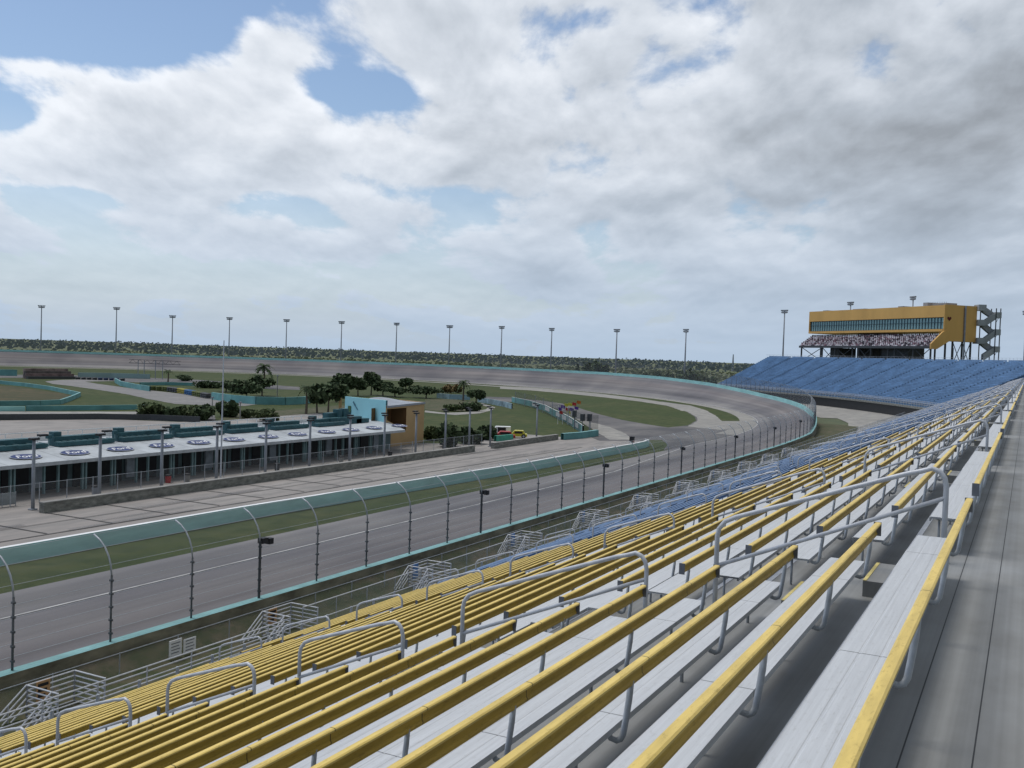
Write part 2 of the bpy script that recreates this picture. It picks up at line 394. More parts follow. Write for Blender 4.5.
# apron ring, inner road ring, strip
ring('apron', 194.6, 198.05, 3, 180, 0.008, m_apron)
ring('inner_road', 181.5, 187.0, 40, 182, 0.008, m_apron)
sheet('inner_road', [P(500,386.2),P(530,387.6),P(560,389.9),P(600,393.7),P(640,398.6),P(665,402.5),P(690,405.5),P(706,410.5),P(682,411),P(668,406),P(640,401.6),P(600,397),P(560,393),P(530,390.4),P(500,388.8)], .0095, m_apron)
# junction asphalt at the pit exit
J=[P(742,421),P(752,427),P(762,431),(150,42.3),(131,42.0),P(664,450),P(668,444),P(662,440),P(652,440),P(640,441),P(600,441),P(590,437),P(598,433),P(584,424),P(574,417.5),P(560,410),P(545,405),P(525,402),P(500,402),P(480,400),P(480,396.5),P(512,397.5),P(540,400.5),P(562,403.5),P(582,409),P(600,414.5),P(622,420),P(645,424),P(668,427.5),P(688,425.5),P(696,421),P(695,417),P(688,412.5),P(675,408),P(655,403),P(662,401.5),P(690,405.5),P(706,410.5),P(716,416),P(722,421)]
sheet('pit_exit_junction', J, .004, m_junc)
# wide light shoulder between the oval island and the outer circuit
sheet('junction_shoulder', [P(722,421.3),P(716,416),P(706,410.5),P(690,405.5),P(655,401.5),P(662,403.5),P(676,408),P(689,412.5),P(697,417.5),P(697,421.5),P(688,426.5),P(700,428),P(720,430),P(745,429),P(742,421.5)], .010, m_apron)
sheet('junction_shoulder', [P(598,433),P(584,424),P(576,418.5),P(590,422),P(610,427),P(626,434),P(632,440),P(610,440)], .010, m_apron)
# white edge line round the wall end
0 and sheet('painted_line',[P(668,445),P(671,446),P(669,451.5),P(660,458),P(640,464),P(640,463),P(657,457),P(666,451)],.03,bpy.data.materials['worn_white_line'])
# pit lane and paddock surfaces
PIT=[(-60,47.5),(20,47.6),(52,47.2),(87,45.6),(109,45.3),(128,46),P(640,441),P(600,441),P(590,437),P(560,437),P(520,434),P(490,437),(112,66),(108,71),(106,76),(108,90),P(345,412),P(300,414.5),P(215,421.2),P(180,422),P(100,419),P(0,420.5),P(-80,421),(-60,66)]
sheet('pit_lane', PIT, .006, m_pit)
# tar joints in the pit lane
b=MB()
for k in range(-3,9):
    xx=40.2+k*4.85; b.quad((xx,53.0,.05),(xx+.14,53.0,.05),(xx+.14,59.5,.05),(xx,59.5,.05))
b.quad((20,52.95,.056),(120,52.0,.056),(120,52.13,.056),(20,53.1,.056))
b.quad((20,56.2,.062),(108,55.6,.062),(108,55.68,.062),(20,56.3,.062))
o=b.build('pavement_joint', M('tar',(.07,.07,.068),var=.3)); tag(o, kind='structure')
# tyre smears
b=MB(); random.seed(3)
for k in range(26):
    x0=random.uniform(25,110); y0=random.uniform(49,58.5); L_=random.uniform(5,14); b.quad((x0,y0,.07+k*.001),(x0+L_,y0+random.uniform(-.5,.5),.07+k*.001),(x0+L_,y0+.25,.07+k*.001),(x0,y0+.3,.07+k*.001))
o=b.build('tyre_mark', mesh_mat('rubber_smear',(.05,.05,.055),.30)); tag(o, kind='structure')
# verge strip between the track and the pit wall
sheet('grass_strip', [(-60,42.02),(30,41.6),(60,41.0),(79,41.1),(100,42.4),(115,43.4),P(655,449),P(664,445.5),P(661,441),P(651,441),(120,45.0),(109,44.8),(87,45.2),(52,46.7),(20,47.2),(-60,47.2)], .016, m_grass)
# infield grass islands (worn) and roads, read off on the ground plane
sheet('infield_road', [P(45,381.5),P(60,380),P(90,379.3),P(118,379.8),P(118,381),P(85,381.7),P(95,383.5),P(130,388.3),P(160,391.5),P(200,396),P(245,401),P(262,404),P(245,406),P(215,405.8),P(175,404),P(150,399.5),P(125,394),P(95,389.5),P(70,386),P(52,384)], .01, m_road)
sheet('infield_road', [P(-60,374.5),P(60,375),P(128,377),P(200,380),P(240,383),P(300,387),P(300,390),P(235,388),P(180,384.5),P(128,382),P(60,378),P(-60,377.5)], .007, m_junc)
sheet('infield_road', [P(-60,411.6),P(138,411.8),P(138,414.2),P(-60,414.6)], .01, m_apron)
sheet('dark_asphalt', [P(-60,414.6),P(138,414.4),P(215,415.6),P(215,421),P(180,421.6),P(100,418.6),P(-60,420)], .008, m_junc)
sheet('bare_ground', [P(-60,386),P(10,386),P(60,393),P(74,396),P(55,401.5),P(0,402.5),P(-60,402.5)], .009, MIX('dry_grass',[(.06,.058,.028),(.11,.085,.045),(.05,.055,.022)],[.08,.5]))
sheet('footpath', [P(425,410.5),P(445,413),P(470,412),P(486,409.5),P(489,407.5),P(484,405.8),P(476,403.5),P(482,403.2),P(495,407.5),P(492,410.5),P(480,413.5),P(455,415.2),P(425,412.5)], .012, m_apron)
sheet('worn_ground', [P(260,412),P(300,409),P(345,405),P(345,412),P(300,414.4),P(216,420.8),P(232,412)], .009, m_grassd)
sheet('worn_ground', [P(425,399),P(455,399.5),P(480,402.6),P(470,411),P(445,412),P(425,409.5)], .009, m_grassd)
# pit wall
pw=[Vector((x,47.3 if x<52 else 47.3-(x-52)*.050 if x<90 else 45.4-(x-90)*.008,0)) for x in range(-60,118,3)]+[Vector((121,45.1,0)),Vector((126,45.35,0)),Vector((129,45.9,0))]
for q in pw: q.z=.0
def pside(i):
    a=pw[max(0,i-1)]; c=pw[min(len(pw)-1,i+1)]; v=c-a; v=Vector((-v.y,v.x,0)).normalized(); return v
wall_run('pit_wall', pw, .95, .35, [m_teal,m_wpaint,m_teal], pside, 'low teal wall with white top between grass strip and pit lane', 'wall')
# ---------------------------------------------------------------- catch fence
def fence_post_mesh():
    b=MB(); b.k=0
    pts=[(0,0,0),(0,0,1.0),(0,0,2.25)]
    b.tube(pts,.040,6); b.k=1
    c=[(0,0,2.25),(0,.05,2.6),(0,.17,2.9),(0,.36,3.18),(0,.62,3.4),(0,.92,3.55)]
    b.tube(c,.032,6)
    b.k=0
    for z in (.25,.7,1.15,1.6,2.05): b.box(-.035,.035,-.075,.075,z,z+.07)
    return b.mesh('fence_post',[M('post_steel',(.11,.12,.13),var=.3,scale=3),m_brk],True)
fpm=fence_post_mesh()
def fence_path():
    pts=[]
    for (pi,po) in lap:
        v=po-pi; v.z=0; v.normalize(); q=po+v*.2; q.z=po.z+.95; pts.append((q,math.atan2(v.x,-v.y)))
    out=[]; need=None; acc=0.; 
    for (p,r0),(q,r1) in zip(pts,pts[1:]):
        if q.x<=12.2 and p.y<60: continue
        L_=(q-p).length; t=0.
        if need is None: t=(12.2-p.x)/(q.x-p.x)*L_; out.append((p.lerp(q,t/L_),r0+(r1-r0)*t/L_)); need=3.63
        while L_-t>=need:
            t+=need; out.append((p.lerp(q,t/L_),r0+(r1-r0)*t/L_)); need=3.63
            if len(out)>118: return out
        need-=L_-t
    return out
fp=fence_path()
cut=38
for name,seg,lab in (('catch_fence',fp[:cut+1],'steel catch fence with curved posts on the wall beside the front straight'),('catch_fence',fp[cut:],'curving run of catch fence with inward bent posts round the first turn')):
    root=empty(name, seg[0][0]); tag(root, lab, 'fence', 'catch fences on the outer wall')
    base=seg[0][0]
    posts=seg if seg[0][0].x<20 else seg[1:]
    for (q,rz) in posts[:99]:
        o=link('post', fpm, root, q-base); o.rotation_euler.z=rz
    b=MB()
    prof=[(0,0),(0,2.25),(.05,2.6),(.17,2.9),(.36,3.18),(.62,3.4),(.92,3.55)]
    for i in range(len(seg)-1):
        (p,r0),(q,r1)=seg[i],seg[i+1]
        d0=Vector((-math.sin(r0),math.cos(r0),0)); d1=Vector((-math.sin(r1),math.cos(r1),0))
        for k in range(len(prof)-1):
            f=lambda o_,dd,pr: o_-base+dd*pr[0]+Vector((0,0,pr[1]))
            b.quad(f(p,d0,prof[k]),f(q,d1,prof[k]),f(q,d1,prof[k+1]),f(p,d0,prof[k+1]))
    b.build('wire_mesh', m_wire, root)
    b=MB()
    for i in range(len(seg)-1):
        (p,r0),(q,r1)=seg[i],seg[i+1]
        d0=Vector((-math.sin(r0),math.cos(r0),0)); d1=Vector((-math.sin(r1),math.cos(r1),0))
        for (o_,z) in ((0.06,.4),(.06,.8),(.06,1.2),(.06,1.6),(.06,2.0),(.12,2.6),(.4,3.18),(.92,3.55)):
            b.bar(p-base+d0*o_+Vector((0,0,z)), q-base+d1*o_+Vector((0,0,z)), .008, n=3, cap=False)
    b.build('cable', m_brk, root)
# speaker/light boxes on poles behind the fence
for k in range(7):
    xx=12.2+3.63*5*(k+1); r=empty('trackside_light',(xx,outy(xx)-.2,1.85)); tag(r,'black twin lamp head on a pole behind the catch fence, %s from the left'%ORD[k+1],'lamp','twin lamps along the catch fence')
    MB().tube([(0,0,0),(0,0,2.3)],.06,6).build('pole',m_dark,r)
    MB().box(.42,.66,-.12,.12,2.12,2.36).build('lamp_head',m_black,r); MB().box(.02,.34,-.12,.16,2.2,2.42).build('lamp_head',m_black,r)
# low chain link fence between stand and wall
r=empty('chain_link_fence',(10,25.95,.80)); tag(r,'low thin chain link fence standing on the verge behind the wall','fence')
b=MB(); b.quad((0,0,.05),(138,0,.05),(138,0,1.0),(0,0,1.0)); b.build('wire_mesh',m_wire,r)
MB().bar((0,0,1.0),(138,0,1.0),.015,n=5).build('top_rail',m_brk,r)
pm=MB().bar((0,0,0),(0,0,1.02),.02,n=5).mesh('post',m_brk)
for k in range(55): link('post',pm,r,(k*2.5,0,0))
for k,(px,py) in enumerate(((175,651),(188,646))):
    q=P(px,py,1.3); r=empty('notice_board',(q.x,25.9,.35)); tag(r,'small white notice board on the chain link fence, %s one'%('left' if k==0 else 'right'),'sign','notice boards on the fence')
    MB().box(-.28,.28,-.04,-.01,.75,1.35 if k==0 else 1.25).build('panel',m_wpaint,r)
    b=MB()
    for j in range(4): b.box(-.2,.2-.05*(j%2),-.048,-.0405,1.22-j*.11-(0 if k==0 else .05),1.25-j*.11-(0 if k==0 else .05))
    b.build('print',m_cap,r)
# ---------------------------------------------------------------- near grandstand
h0=1.28; D=.846; A0=.484
def rowA(i): return A0+i*D
def rowZ(i): return H-h0-i*.337     # top of backrest
def deckZ(i): return rowZ(i)-.83
NR=27; WZ=.85; WY=24.15; XEND=240.0
gs=empty('grandstand',(0,0,0)); tag(gs,'long straight aluminium grandstand with stepped decks running away beside the track','grandstand')
prof=[(-3.2,deckZ(0))]
for i in range(NR):
    yf=rowA(i)+.67
    prof.append((yf,deckZ(i))); prof.append((yf,deckZ(i+1) if i<NR-1 else WZ))
prof.append((WY,WZ)); 
b=MB()
for i in range(len(prof)-1):
    (y0,z0),(y1,z1)=prof[i],prof[i+1]
    b.quad((-8,y0,z0),(XEND,y0,z0),(XEND,y1,z1),(-8,y1,z1))
b.build('deck', m_deck, gs)
b=MB(); b.quad((-8,WY,WZ),(XEND,WY,WZ),(XEND,WY,0),(-8,WY,0))
end=[(XEND,y,z) for (y,z) in prof]+[(XEND,WY,0),(XEND,-3.2,0)]
i0=len(b.v); b.v+=end; b.f.append(tuple(range(i0,i0+len(end)))); b.mi.append(1)
b.build('front_wall',[m_galv,m_dark],gs)
# nosing along every deck edge
b=MB()
for i in range(NR): 
    yf=rowA(i)+.67; b.box(-8,XEND,yf-.05,yf+.012,deckZ(i)-.05,deckZ(i)+.006)
b.build('deck_nosing',m_galv,gs)
# rear guard of the concourse, beyond the right hand side
AIS=[11.55+12.1*k for k in range(0,20)]
HALF=.72
secs=[(-1.2,AIS[0]-HALF)]+[(AIS[k]+HALF,AIS[k+1]-HALF) for k in range(0,18)]
# profiles relative to the bench origin: y=0 at backrest line, z=0 at deck
def seat_prof():
    z=.41; return [(.10,z-.045),(.10,z),(.20,z),(.205,z-.0022),(.215,z-.0022),(.22,z),(.32,z),(.325,z-.0022),(.335,z-.0022),(.34,z),(.44,z),(.455,z-.012),(.455,z-.05),(.44,z-.05),(.43,z-.02),(.12,z-.02),(.12,z-.045)]
def back_prof():
    return [(-.048,.810),(-.050,.826),(-.040,.834),(.0,.834),(.013,.826),(.017,.702),(.011,.694),(-.010,.694),(-.014,.715),(-.004,.730),(-.002,.800),(-.030,.806)]
def bracket_mesh():
    b=MB()
    b.tube([(0,.004,.72),(0,.012,.60),(0,.03,.46),(0,.045,.36),(0,.062,.325),(0,.09,.31),(0,.13,.318),(0,.15,.35)],.021,6)
    b.box(-.03,.03,.16,.40,.33,.36); b.box(-.012,.012,.36,.385,0,.34)
    return b.mesh('bracket',m_brk,True)
brm=bracket_mesh()
cache={}
def bench_meshes(L_, colr):
    key=(round(L_,2),colr)
    if key not in cache:
        my=m_yel if colr=='yellow' else m_blu
        s_=('seat',round(L_,2))
        if s_ not in cache: cache[s_]=MB().prof(seat_prof(),0,L_).mesh('seat',m_alu)
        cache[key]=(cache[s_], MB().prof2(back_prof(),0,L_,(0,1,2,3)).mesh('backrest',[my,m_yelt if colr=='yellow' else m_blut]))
    return cache[key]
capm=MB().box(-.008,.0,-.050,.026,.692,.836).mesh('end_cap',m_cap)
def far_mesh(L_, colr):
    key=('far',round(L_,2),colr)
    if key not in cache:
        b=MB(); b.k=0
        b.prof([(.10,.365),(.10,.41),(.455,.41),(.455,.36)],0,L_); b.k=1
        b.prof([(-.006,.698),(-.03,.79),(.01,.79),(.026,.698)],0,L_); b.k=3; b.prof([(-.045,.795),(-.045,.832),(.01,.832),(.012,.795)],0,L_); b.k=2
        x=.6
        while x<L_: b.box(x-.02,x+.02,-.01,.03,.3,.7); b.box(x-.012,x+.012,.36,.385,0,.36); x+=1.9
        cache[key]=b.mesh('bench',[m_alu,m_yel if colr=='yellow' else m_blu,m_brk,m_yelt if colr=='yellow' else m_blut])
    return cache[key]
YROWS=[99,99,99,99,11,8,6,5,3,1,0,0,0,0,0,0,0,0,0,0]
def ytop(k): return YROWS[k]
nb=0
for k,(x0,x1) in enumerate(secs[:11]):
    for i in range(NR):
        if k==0 and i>17: continue
        if nb>=300: break
        nb+=1; LASTK=k
        # blue backrests fill the lower rows further along; the front band of the second bay is yellow
        c='yellow' if (i<YROWS[k+1 if k>0 else 1]) else 'blue'
        if k<=1: c='yellow'
        L_=x1-x0
        sec='the nearest section' if k==0 else 'the %s section along'%ORD[k+1]
        lab='silver bench with %s backrest, %s row down from the concourse in %s'%(c,ORD[i+1],sec)
        grp='bleacher benches of the long grandstand'
        if k<=4:
            r=empty('bleacher_bench',(x0,rowA(i)+random.uniform(-.006,.006),deckZ(i)+random.uniform(-.004,.004)),random.uniform(-.0009,.0009)); r.rotation_euler.y=random.uniform(-.0006,.0006); tag(r,lab,'bench',grp)
            s_,bk=bench_meshes(L_,c); link('seat',s_,r); link('backrest',bk,r)
            link('end_cap',capm,r); link('end_cap',capm,r,(L_+.008,0,0))
            nbk=max(3,round(L_/1.9)); 
            for q in range(nbk):
                link('bracket',brm,r,(.35+(L_-.7)*q/(nbk-1),0,0))
        else:
            r=link('bleacher_bench',far_mesh(L_,c),None,(x0,rowA(i),deckZ(i))); tag(r,lab,'bench',grp)
# aisle steps
stm=MB(); stm.box(-.55,.55,0,.30,0,.17); stm.k=1; stm.box(-.545,.545,.265,.302,.1705,.176)
stm=stm.mesh('aisle_step',[m_deck,M('yellow_nosing',(.50,.42,.16),var=.3,scale=5)])
for k,xa in enumerate(AIS[:8]):
    for i in range(NR-1):
        r=link('aisle_step',stm,None,(xa,rowA(i)+.685,deckZ(i+1)))
        tag(r,'half step with yellow edge, %s down in the %s aisle from the camera'%(ORD[i+1],ORD[k+1]),'step','half steps in the aisles')
# handrails: looped pipe rails down the middle of each aisle
RL=[(.74,3.24),(4.12,6.75),(7.72,9.57),(10.45,12.3),(13.15,14.96),(15.8,17.4),(18.4,20.2),(21.05,22.8)]
def dz(y):   # deck height under y
    if y>rowA(NR-1)+.67: return WZ
    i=0
    while y>rowA(i)+.67: i+=1
    return deckZ(i)
railm=[]
for (ya,yb) in RL:
    za,zb=dz(ya),dz(yb)
    ta=deckZ(0)+0; 
    def slope(y):
        i=(y-A0)/D; return H-h0-i*.337
    T=slope(ya)+.33; U=slope(yb)+.42
    dy=yb-ya; sl=(U-T)/dy; zl=lambda y:T+.03+sl*(y-ya)
    pts=[(0,ya,za),(0,ya,T-.42),(0,ya,T-.22),(0,ya+.02,T-.13),(0,ya+.07,T-.065),(0,ya+.15,T-.035),(0,ya+.26,zl(ya+.26)-.012),(0,ya+.4,zl(ya+.4))]
    pts+=[(0,yb-.22,zl(yb-.22)),(0,yb-.09,zl(yb-.09)-.02),(0,yb-.02,U-.05),(0,yb,U-.14),(0,yb,zb)]
    b1=MB(); b1.tube(pts,.029,8)
    b2=MB(); b2.bar((0,ya+.01,T-.35),(0,yb-.01,U-.50),.024,n=8)
    b3=MB(); b3.box(-.06,.06,ya-.06,ya+.06,za,za+.012); b3.box(-.06,.06,yb-.06,yb+.06,zb,zb+.012)
    railm.append((b1.mesh('top_rail',m_galv,True),b2.mesh('mid_rail',m_galv,True),b3.mesh('foot_plate',m_brk)))
for k,xa in enumerate(AIS[:16]):
    for j,(a1,a2,a3) in enumerate(railm):
        r=empty('handrail',(xa+.10,0,0)); tag(r,'looped grey pipe handrail, %s down from the concourse in the %s aisle along'%(ORD[j+1],ORD[k+1]),'handrail','looped handrails down the aisles')
        link('top_rail',a1,r); link('mid_rail',a2,r)
        if k<5: link('foot_plate',a3,r)
# front walkway guard: top rail, mid rails, posts, translucent mesh panels
r=empty('guard_rail',(0,24.08,WZ)); tag(r,'silver pipe guard rail along the left end of the front walkway of the stand','railing')
for nm,zz_ in (('top_rail',1.0),('second_rail',.84),('third_rail',.5),('bottom_rail',.12)): MB().bar((8,0,zz_),(28.3,0,zz_),.026,n=6).build(nm,m_galv,r)
pm=MB().bar((0,0,0),(0,0,1.0),.028,n=6).mesh('post',m_galv)
for k in range(11): link('post',pm,r,(9+k*1.85,0,0))
MB().box(28.3,XEND,24.16,24.6,WZ-.15,WZ).build('walkway', m_deck, gs)
r=empty('mesh_guard_rail',(0,24.55,WZ)); tag(r,'long pale guard rail with mesh infill along the outer edge of the front walkway','railing')
MB().bar((30,0,1.08),(XEND,0,1.08),.024,n=6).build('top_rail',m_galv,r)
MB().bar((30,0,.08),(XEND,0,.08),.02,n=6).build('bottom_rail',m_galv,r)
pm3=MB().bar((0,0,0),(0,0,1.08),.022,n=6).mesh('post',m_brk)
for k in range(99): link('post',pm3,r,(30+k*2.1,0,0))
b=MB(); b.quad((30,.01,.08),(XEND,.01,.08),(XEND,.01,1.06),(30,.01,1.06)); b.build('mesh_panel',m_wire2,r)
# second rail on the seat side of the walkway
r=empty('guard_rail',(0,23.35,WZ)); tag(r,'silver three bar rail between the front row and the walkway','railing')
for z in (.45,.7,.95): MB().bar((8,0,z),(XEND,0,z),.02,n=5).build('rail',m_galv,r)
pm2=MB().box(-.03,.03,-.04,.04,0,.97).mesh('post',m_brk)
for k in range(99): link('post',pm2,r,(9+k*1.5,0,0))
# exit landings with barred guards and stairs
def landing(k, x0):
    W=1.62; Y0=24.16; Y1=25.5; z=WZ; top=1.05
    r=empty('exit_landing',(x0,Y0,z)); tag(r,'barred exit landing with stairs at the front walkway, %s from the left'%ORD[k+1],'stair landing','exit landings along the front walkway')
    MB().box(0,W,0,Y1-Y0,-.12,0).build('platform',m_deck,r)
    for nm,(p,q) in (('side_guard',((0,0),(0,Y1-Y0))),('side_guard',((W,0),(W,Y1-Y0))),('front_guard',((0,Y1-Y0),(W,Y1-Y0)))):
        b=MB()
        for j in range(7):
            zz=top-.02-j*.155; b.bar((p[0],p[1],zz),(q[0],q[1],zz),.026,n=6)
        for e in (p,q): b.bar((e[0],e[1],-.1),(e[0],e[1],top),.03,n=6)
        b.build(nm,m_galv,r)
    # stair going down toward -X just outside the walkway edge
    b=MB(); n_=4
    for j in range(n_):
        b.box(-.27*(j+1),-.27*j,.28,Y1-Y0,-.2*(j+1),-.2*(j+1)+.04)
    b.build('stair_tread',m_deck,r)
    for yy in (.25,Y1-Y0):
        b=MB(); b.obox(Vector((-.6,yy,-.62)),Vector((.80,0,.60)),Vector((0,1,0)),Vector((-.60,0,.80)),.65,.02,.2)
        b.build('stringer',m_galv,r)
        b=MB()
        for zz in (1.1,.9,.7,.5): b.bar((0,yy,zz-.05),(-1.15,yy,zz-.9),.024,n=6)
        for xx in (-.6,-1.15): b.bar((xx,yy,xx*.74),(xx,yy,xx*.74+1.05),.024,n=6)
        b.build('stair_rail',m_galv,r)
    b=MB()
    for (xx,yy) in ((0,Y1-Y0),(W,Y1-Y0)): b.bar((xx,yy,-z),(xx,yy,0),.05,n=6)
    b.bar((0,Y1-Y0,-z+.1),(W,Y1-Y0,-.2),.025,n=5); b.bar((W,Y1-Y0,-z+.1),(0,Y1-Y0,-.2),.025,n=5)
    b.build('support_leg',m_brk,r)
    if k<2:
        s_=empty('stand_sign',(x0+.25,Y1-.06,z)); tag(s_,'tan notice board with dark lettering wired to the %s exit landing'%ORD[k+1],'sign','notice boards on exit landings')
        MB().box(0,.46,-.02,0,.45,1.05).build('panel',m_tan_sign,s_)
        b=MB()
        for j in range(3): b.box(.05,.40-.05*j,-.027,-.0205,.93-.16*j-.04,.98-.16*j)
        b.build('print',m_black,s_)
    else:
        s_=empty('stand_sign',(x0+.25,Y1-.06,z)); tag(s_,'blue notice board fixed to the %s exit landing along the walkway'%ORD[k+1],'sign','notice boards on exit landings')
        MB().box(0,.46,-.02,0,.35,1.05).build('panel',m_blu,s_)
for k in range(11): landing(k, 18.8+10.0*k)
# ---------------------------------------------------------------- far curved stand (turn one)
FR0,FA0,FA1,NFR=238.5,21.,54.0,31
fs_=empty('curved_grandstand',(0,0,0)); tag(fs_,'tall blue seated grandstand curving round the outside of turn one','grandstand')
def fz(i): return 3.0+11.2*(i/(NFR))**1.03
def fr(i): return FR0+i*.80
b=MB(); seg=40
def ap(r_,a,z): q=arc(r_,a); return (q.x,q.y,z)
for i in range(NFR):
    for s in range(seg):
        a0=FA0+(FA1-FA0)*s/seg; a1=FA0+(FA1-FA0)*(s+1)/seg
        b.quad(ap(fr(i),a0,fz(i)),ap(fr(i),a1,fz(i)),ap(fr(i+1),a1,fz(i)),ap(fr(i+1),a0,fz(i)))
        b.quad(ap(fr(i+1),a0,fz(i)),ap(fr(i+1),a1,fz(i)),ap(fr(i+1),a1,fz(i+1)),ap(fr(i+1),a0,fz(i+1)))
b.build('deck',M('blue_grey_deck',(.10,.17,.26),var=.2,scale=.3),fs_)
b=MB(); b2=MB()
for s in range(seg):
    a0=FA0+(FA1-FA0)*s/seg; a1=FA0+(FA1-FA0)*(s+1)/seg
    b.quad(ap(FR0,a0,0),ap(FR0,a1,0),ap(FR0,a1,2.5),ap(FR0,a0,2.5))
    b.k=1; b.quad(ap(FR0,a0,2.5),ap(FR0,a1,2.5),ap(FR0-.4,a1,2.5),ap(FR0-.4,a0,2.5)); b.quad(ap(FR0-.4,a0,2.5),ap(FR0-.4,a1,2.5),ap(FR0-.4,a1,3.0),ap(FR0-.4,a0,3.0)); b.quad(ap(FR0-.4,a0,3.0),ap(FR0-.4,a1,3.0),ap(FR0,a1,3.0),ap(FR0,a0,3.0)); b.k=0
    b2.quad(ap(fr(NFR)+.1,a0,0),ap(fr(NFR)+.1,a1,0),ap(fr(NFR)+.1,a1,fz(NFR)+.02),ap(fr(NFR)+.1,a0,fz(NFR)+.02))
b.build('front_wall',[m_black,m_wallc],fs_); b2.build('rear_wall',m_wallc,fs_)
b=MB()
for aa in (FA0,FA1):
    pts=[ap(fr(0),aa,0)]
    for i in range(NFR): pts+=[ap(fr(i),aa,fz(i)),ap(fr(i+1),aa,fz(i))]
    pts.append(ap(fr(NFR),aa,0)); i0=len(b.v); b.v+=pts; b.f.append(tuple(range(i0,i0+len(pts)))); b.mi.append(0)
b.build('end_wall',M('dark_blue_panel',(.04,.07,.12)),fs_)
# top and front rails
def arcrail(name,r_,z,parent,posts=True,mt=m_galv,hh=1.0,rr=.03):
    b=MB()
    for s in range(seg*2):
        a0=FA0+(FA1-FA0)*s/seg/2; a1=FA0+(FA1-FA0)*(s+1)/seg/2
        for zz in (hh,hh*.55): b.bar(ap(r_,a0,z+zz),ap(r_,a1,z+zz),rr,n=4,cap=False)
        b.bar(ap(r_,a0,z),ap(r_,a0,z+hh),rr,n=4,cap=False)
    return b.build(name,mt,parent)
arcrail('top_rail',fr(NFR)-.2,fz(NFR),fs_); arcrail('front_rail',FR0-.3,3.0,fs_,hh=1.1,rr=.05)
arcrail('front_rail',FR0+.9,3.2,fs_,hh=1.1,rr=.05)
# benches of the curved stand, and those at the far end of the long stand
b=MB(); rnd=random.Random(5)
aw=.17; 
for i in range(1,NFR):
    a=FA0+.2; 
    while a<FA1-.3:
        a2=min(a+2.55,FA1-.1)
        n_=4
        for s in range(n_):
            p0=a+(a2-a)*s/n_; p1=a+(a2-a)*(s+1)/n_
            z=fz(i); rr=fr(i)+.58
            b.k=0; b.quad(ap(rr,p0,z+.85),ap(rr,p1,z+.85),ap(rr,p1,z+.50),ap(rr,p0,z+.50))
            b.k=1; b.quad(ap(rr-.45,p0,z+.44),ap(rr-.45,p1,z+.44),ap(rr-.08,p1,z+.44),ap(rr-.08,p0,z+.44))
            b.k=0; b.quad(ap(rr-.45,p0,z+.44),ap(rr-.45,p1,z+.44),ap(rr-.45,p1,z+.30),ap(rr-.45,p0,z+.30))
        a=a2+aw
m_blufar=M('weathered_blue',(.14,.245,.40),var=.30,scale=.35,rough=.6,stretch=(1,1,.6))
m_blufar2=M('weathered_blue_seat',(.26,.38,.52),var=.25,scale=.5,rough=.6)
o=b.build('curved_bench_rows',[m_blufar,m_blufar2]); tag(o,'rows of blue benches filling the curved grandstand at turn one','benches',kind='stuff')
b=MB()
for (x0,x1) in [( AIS[k]+HALF, AIS[k+1]-HALF) for k in range(LASTK,18)]+[(AIS[18]+HALF,XEND-.3)]:
    for i in range(NR):
        y=rowA(i); z=deckZ(i); b.k=0; b.prof([(y+.10,z+.365),(y+.10,z+.41),(y+.455,z+.41),(y+.455,z+.36)],x0,x1); b.k=1; b.prof([(y-.045,z+.83),(y+.01,z+.832),(y+.035,z+.672),(y-.012,z+.672)],x0,x1)
o=b.build('distant_bench_rows',[m_alu,m_blu]); tag(o,'farthest rows of blue backed benches at the end of the straight stand','benches',kind='stuff')
# ---------------------------------------------------------------- suite tower
TA=Vector((313.6,22.7,0)); TB=Vector((358.3,69.6,0))
U=(TB-TA); TL=U.length; U.normalize(); NRM=Vector((U.y,-U.x,0))   # outward, away from the track
if (TA+NRM-Vector((CX,CY,0))).length<(TA-Vector((CX,CY,0))).length: NRM=-NRM
UP=Vector((0,0,1))
def hitline(px, base, dirv):   # parameter along dirv where the sight line column px crosses
    v=ray(px,355+ROLL*(px-512)); v.z=0
    den=dirv.x*v.y-dirv.y*v.x
    return -(base.x*v.y-base.y*v.x)/den
dep=hitline(973.5,TA,NRM); dep=max(10,min(40,dep))
tw=empty('suite_tower',TA); tag(tw,'orange press and suite building on steel legs above the curved stand','building')
def tb(name,mt,u0,u1,n0,n1,z0,z1,parent=None):
    b=MB(); c=U*((u0+u1)/2)+NRM*((n0+n1)/2); c.z=z0
    b.obox(c,U,NRM,UP,abs(u1-u0)/2,abs(n1-n0)/2,z1-z0); return b.build(name,mt,parent or tw)
def hz(px,py,bp):   # height at which the sight line through px,py passes above plan point distance of bp
    v=ray(px,py); return H+v.z*bp/math.hypot(v.x,v.y)
dA=TA.length
zt=hz(944,305,dA); zw1=hz(944,317,dA); zw0=hz(944,329,dA); zb=hz(944,331.5,dA); ze=hz(960,342,dA+8); zs=hz(928,347,dA)
tb('upper_wall',m_orange,-.0,TL,0,dep,zw1,zt)
tb('floor_band',m_orange,-.0,TL,-.25,dep,zb,zw0)
tb('end_wall',m_orange,-.35,0.0,-.05,dep,ze,zt+.15)
tb('end_wall',m_orange,0,2.5,0.6,dep,ze,zb)
tb('left_wall',m_orange,TL,TL+.3,0,dep,zb,zt)
win=tb('window_band',m_glass,.4,TL-.4,.6,1.2,zw0,zw1)
b=MB()
nm=50
for k in range(nm+1):
    c=U*(.4+(TL-.8)*k/nm)+NRM*.45; c.z=zw0; b.obox(c,U,NRM,UP,.09,.05,zw1-zw0)
for zz in (zw0,(zw0*.45+zw1*.55),zw1-.15):
    c=U*(TL/2)+NRM*.42; c.z=zz; b.obox(c,U,NRM,UP,TL/2-.4,.17,.12)
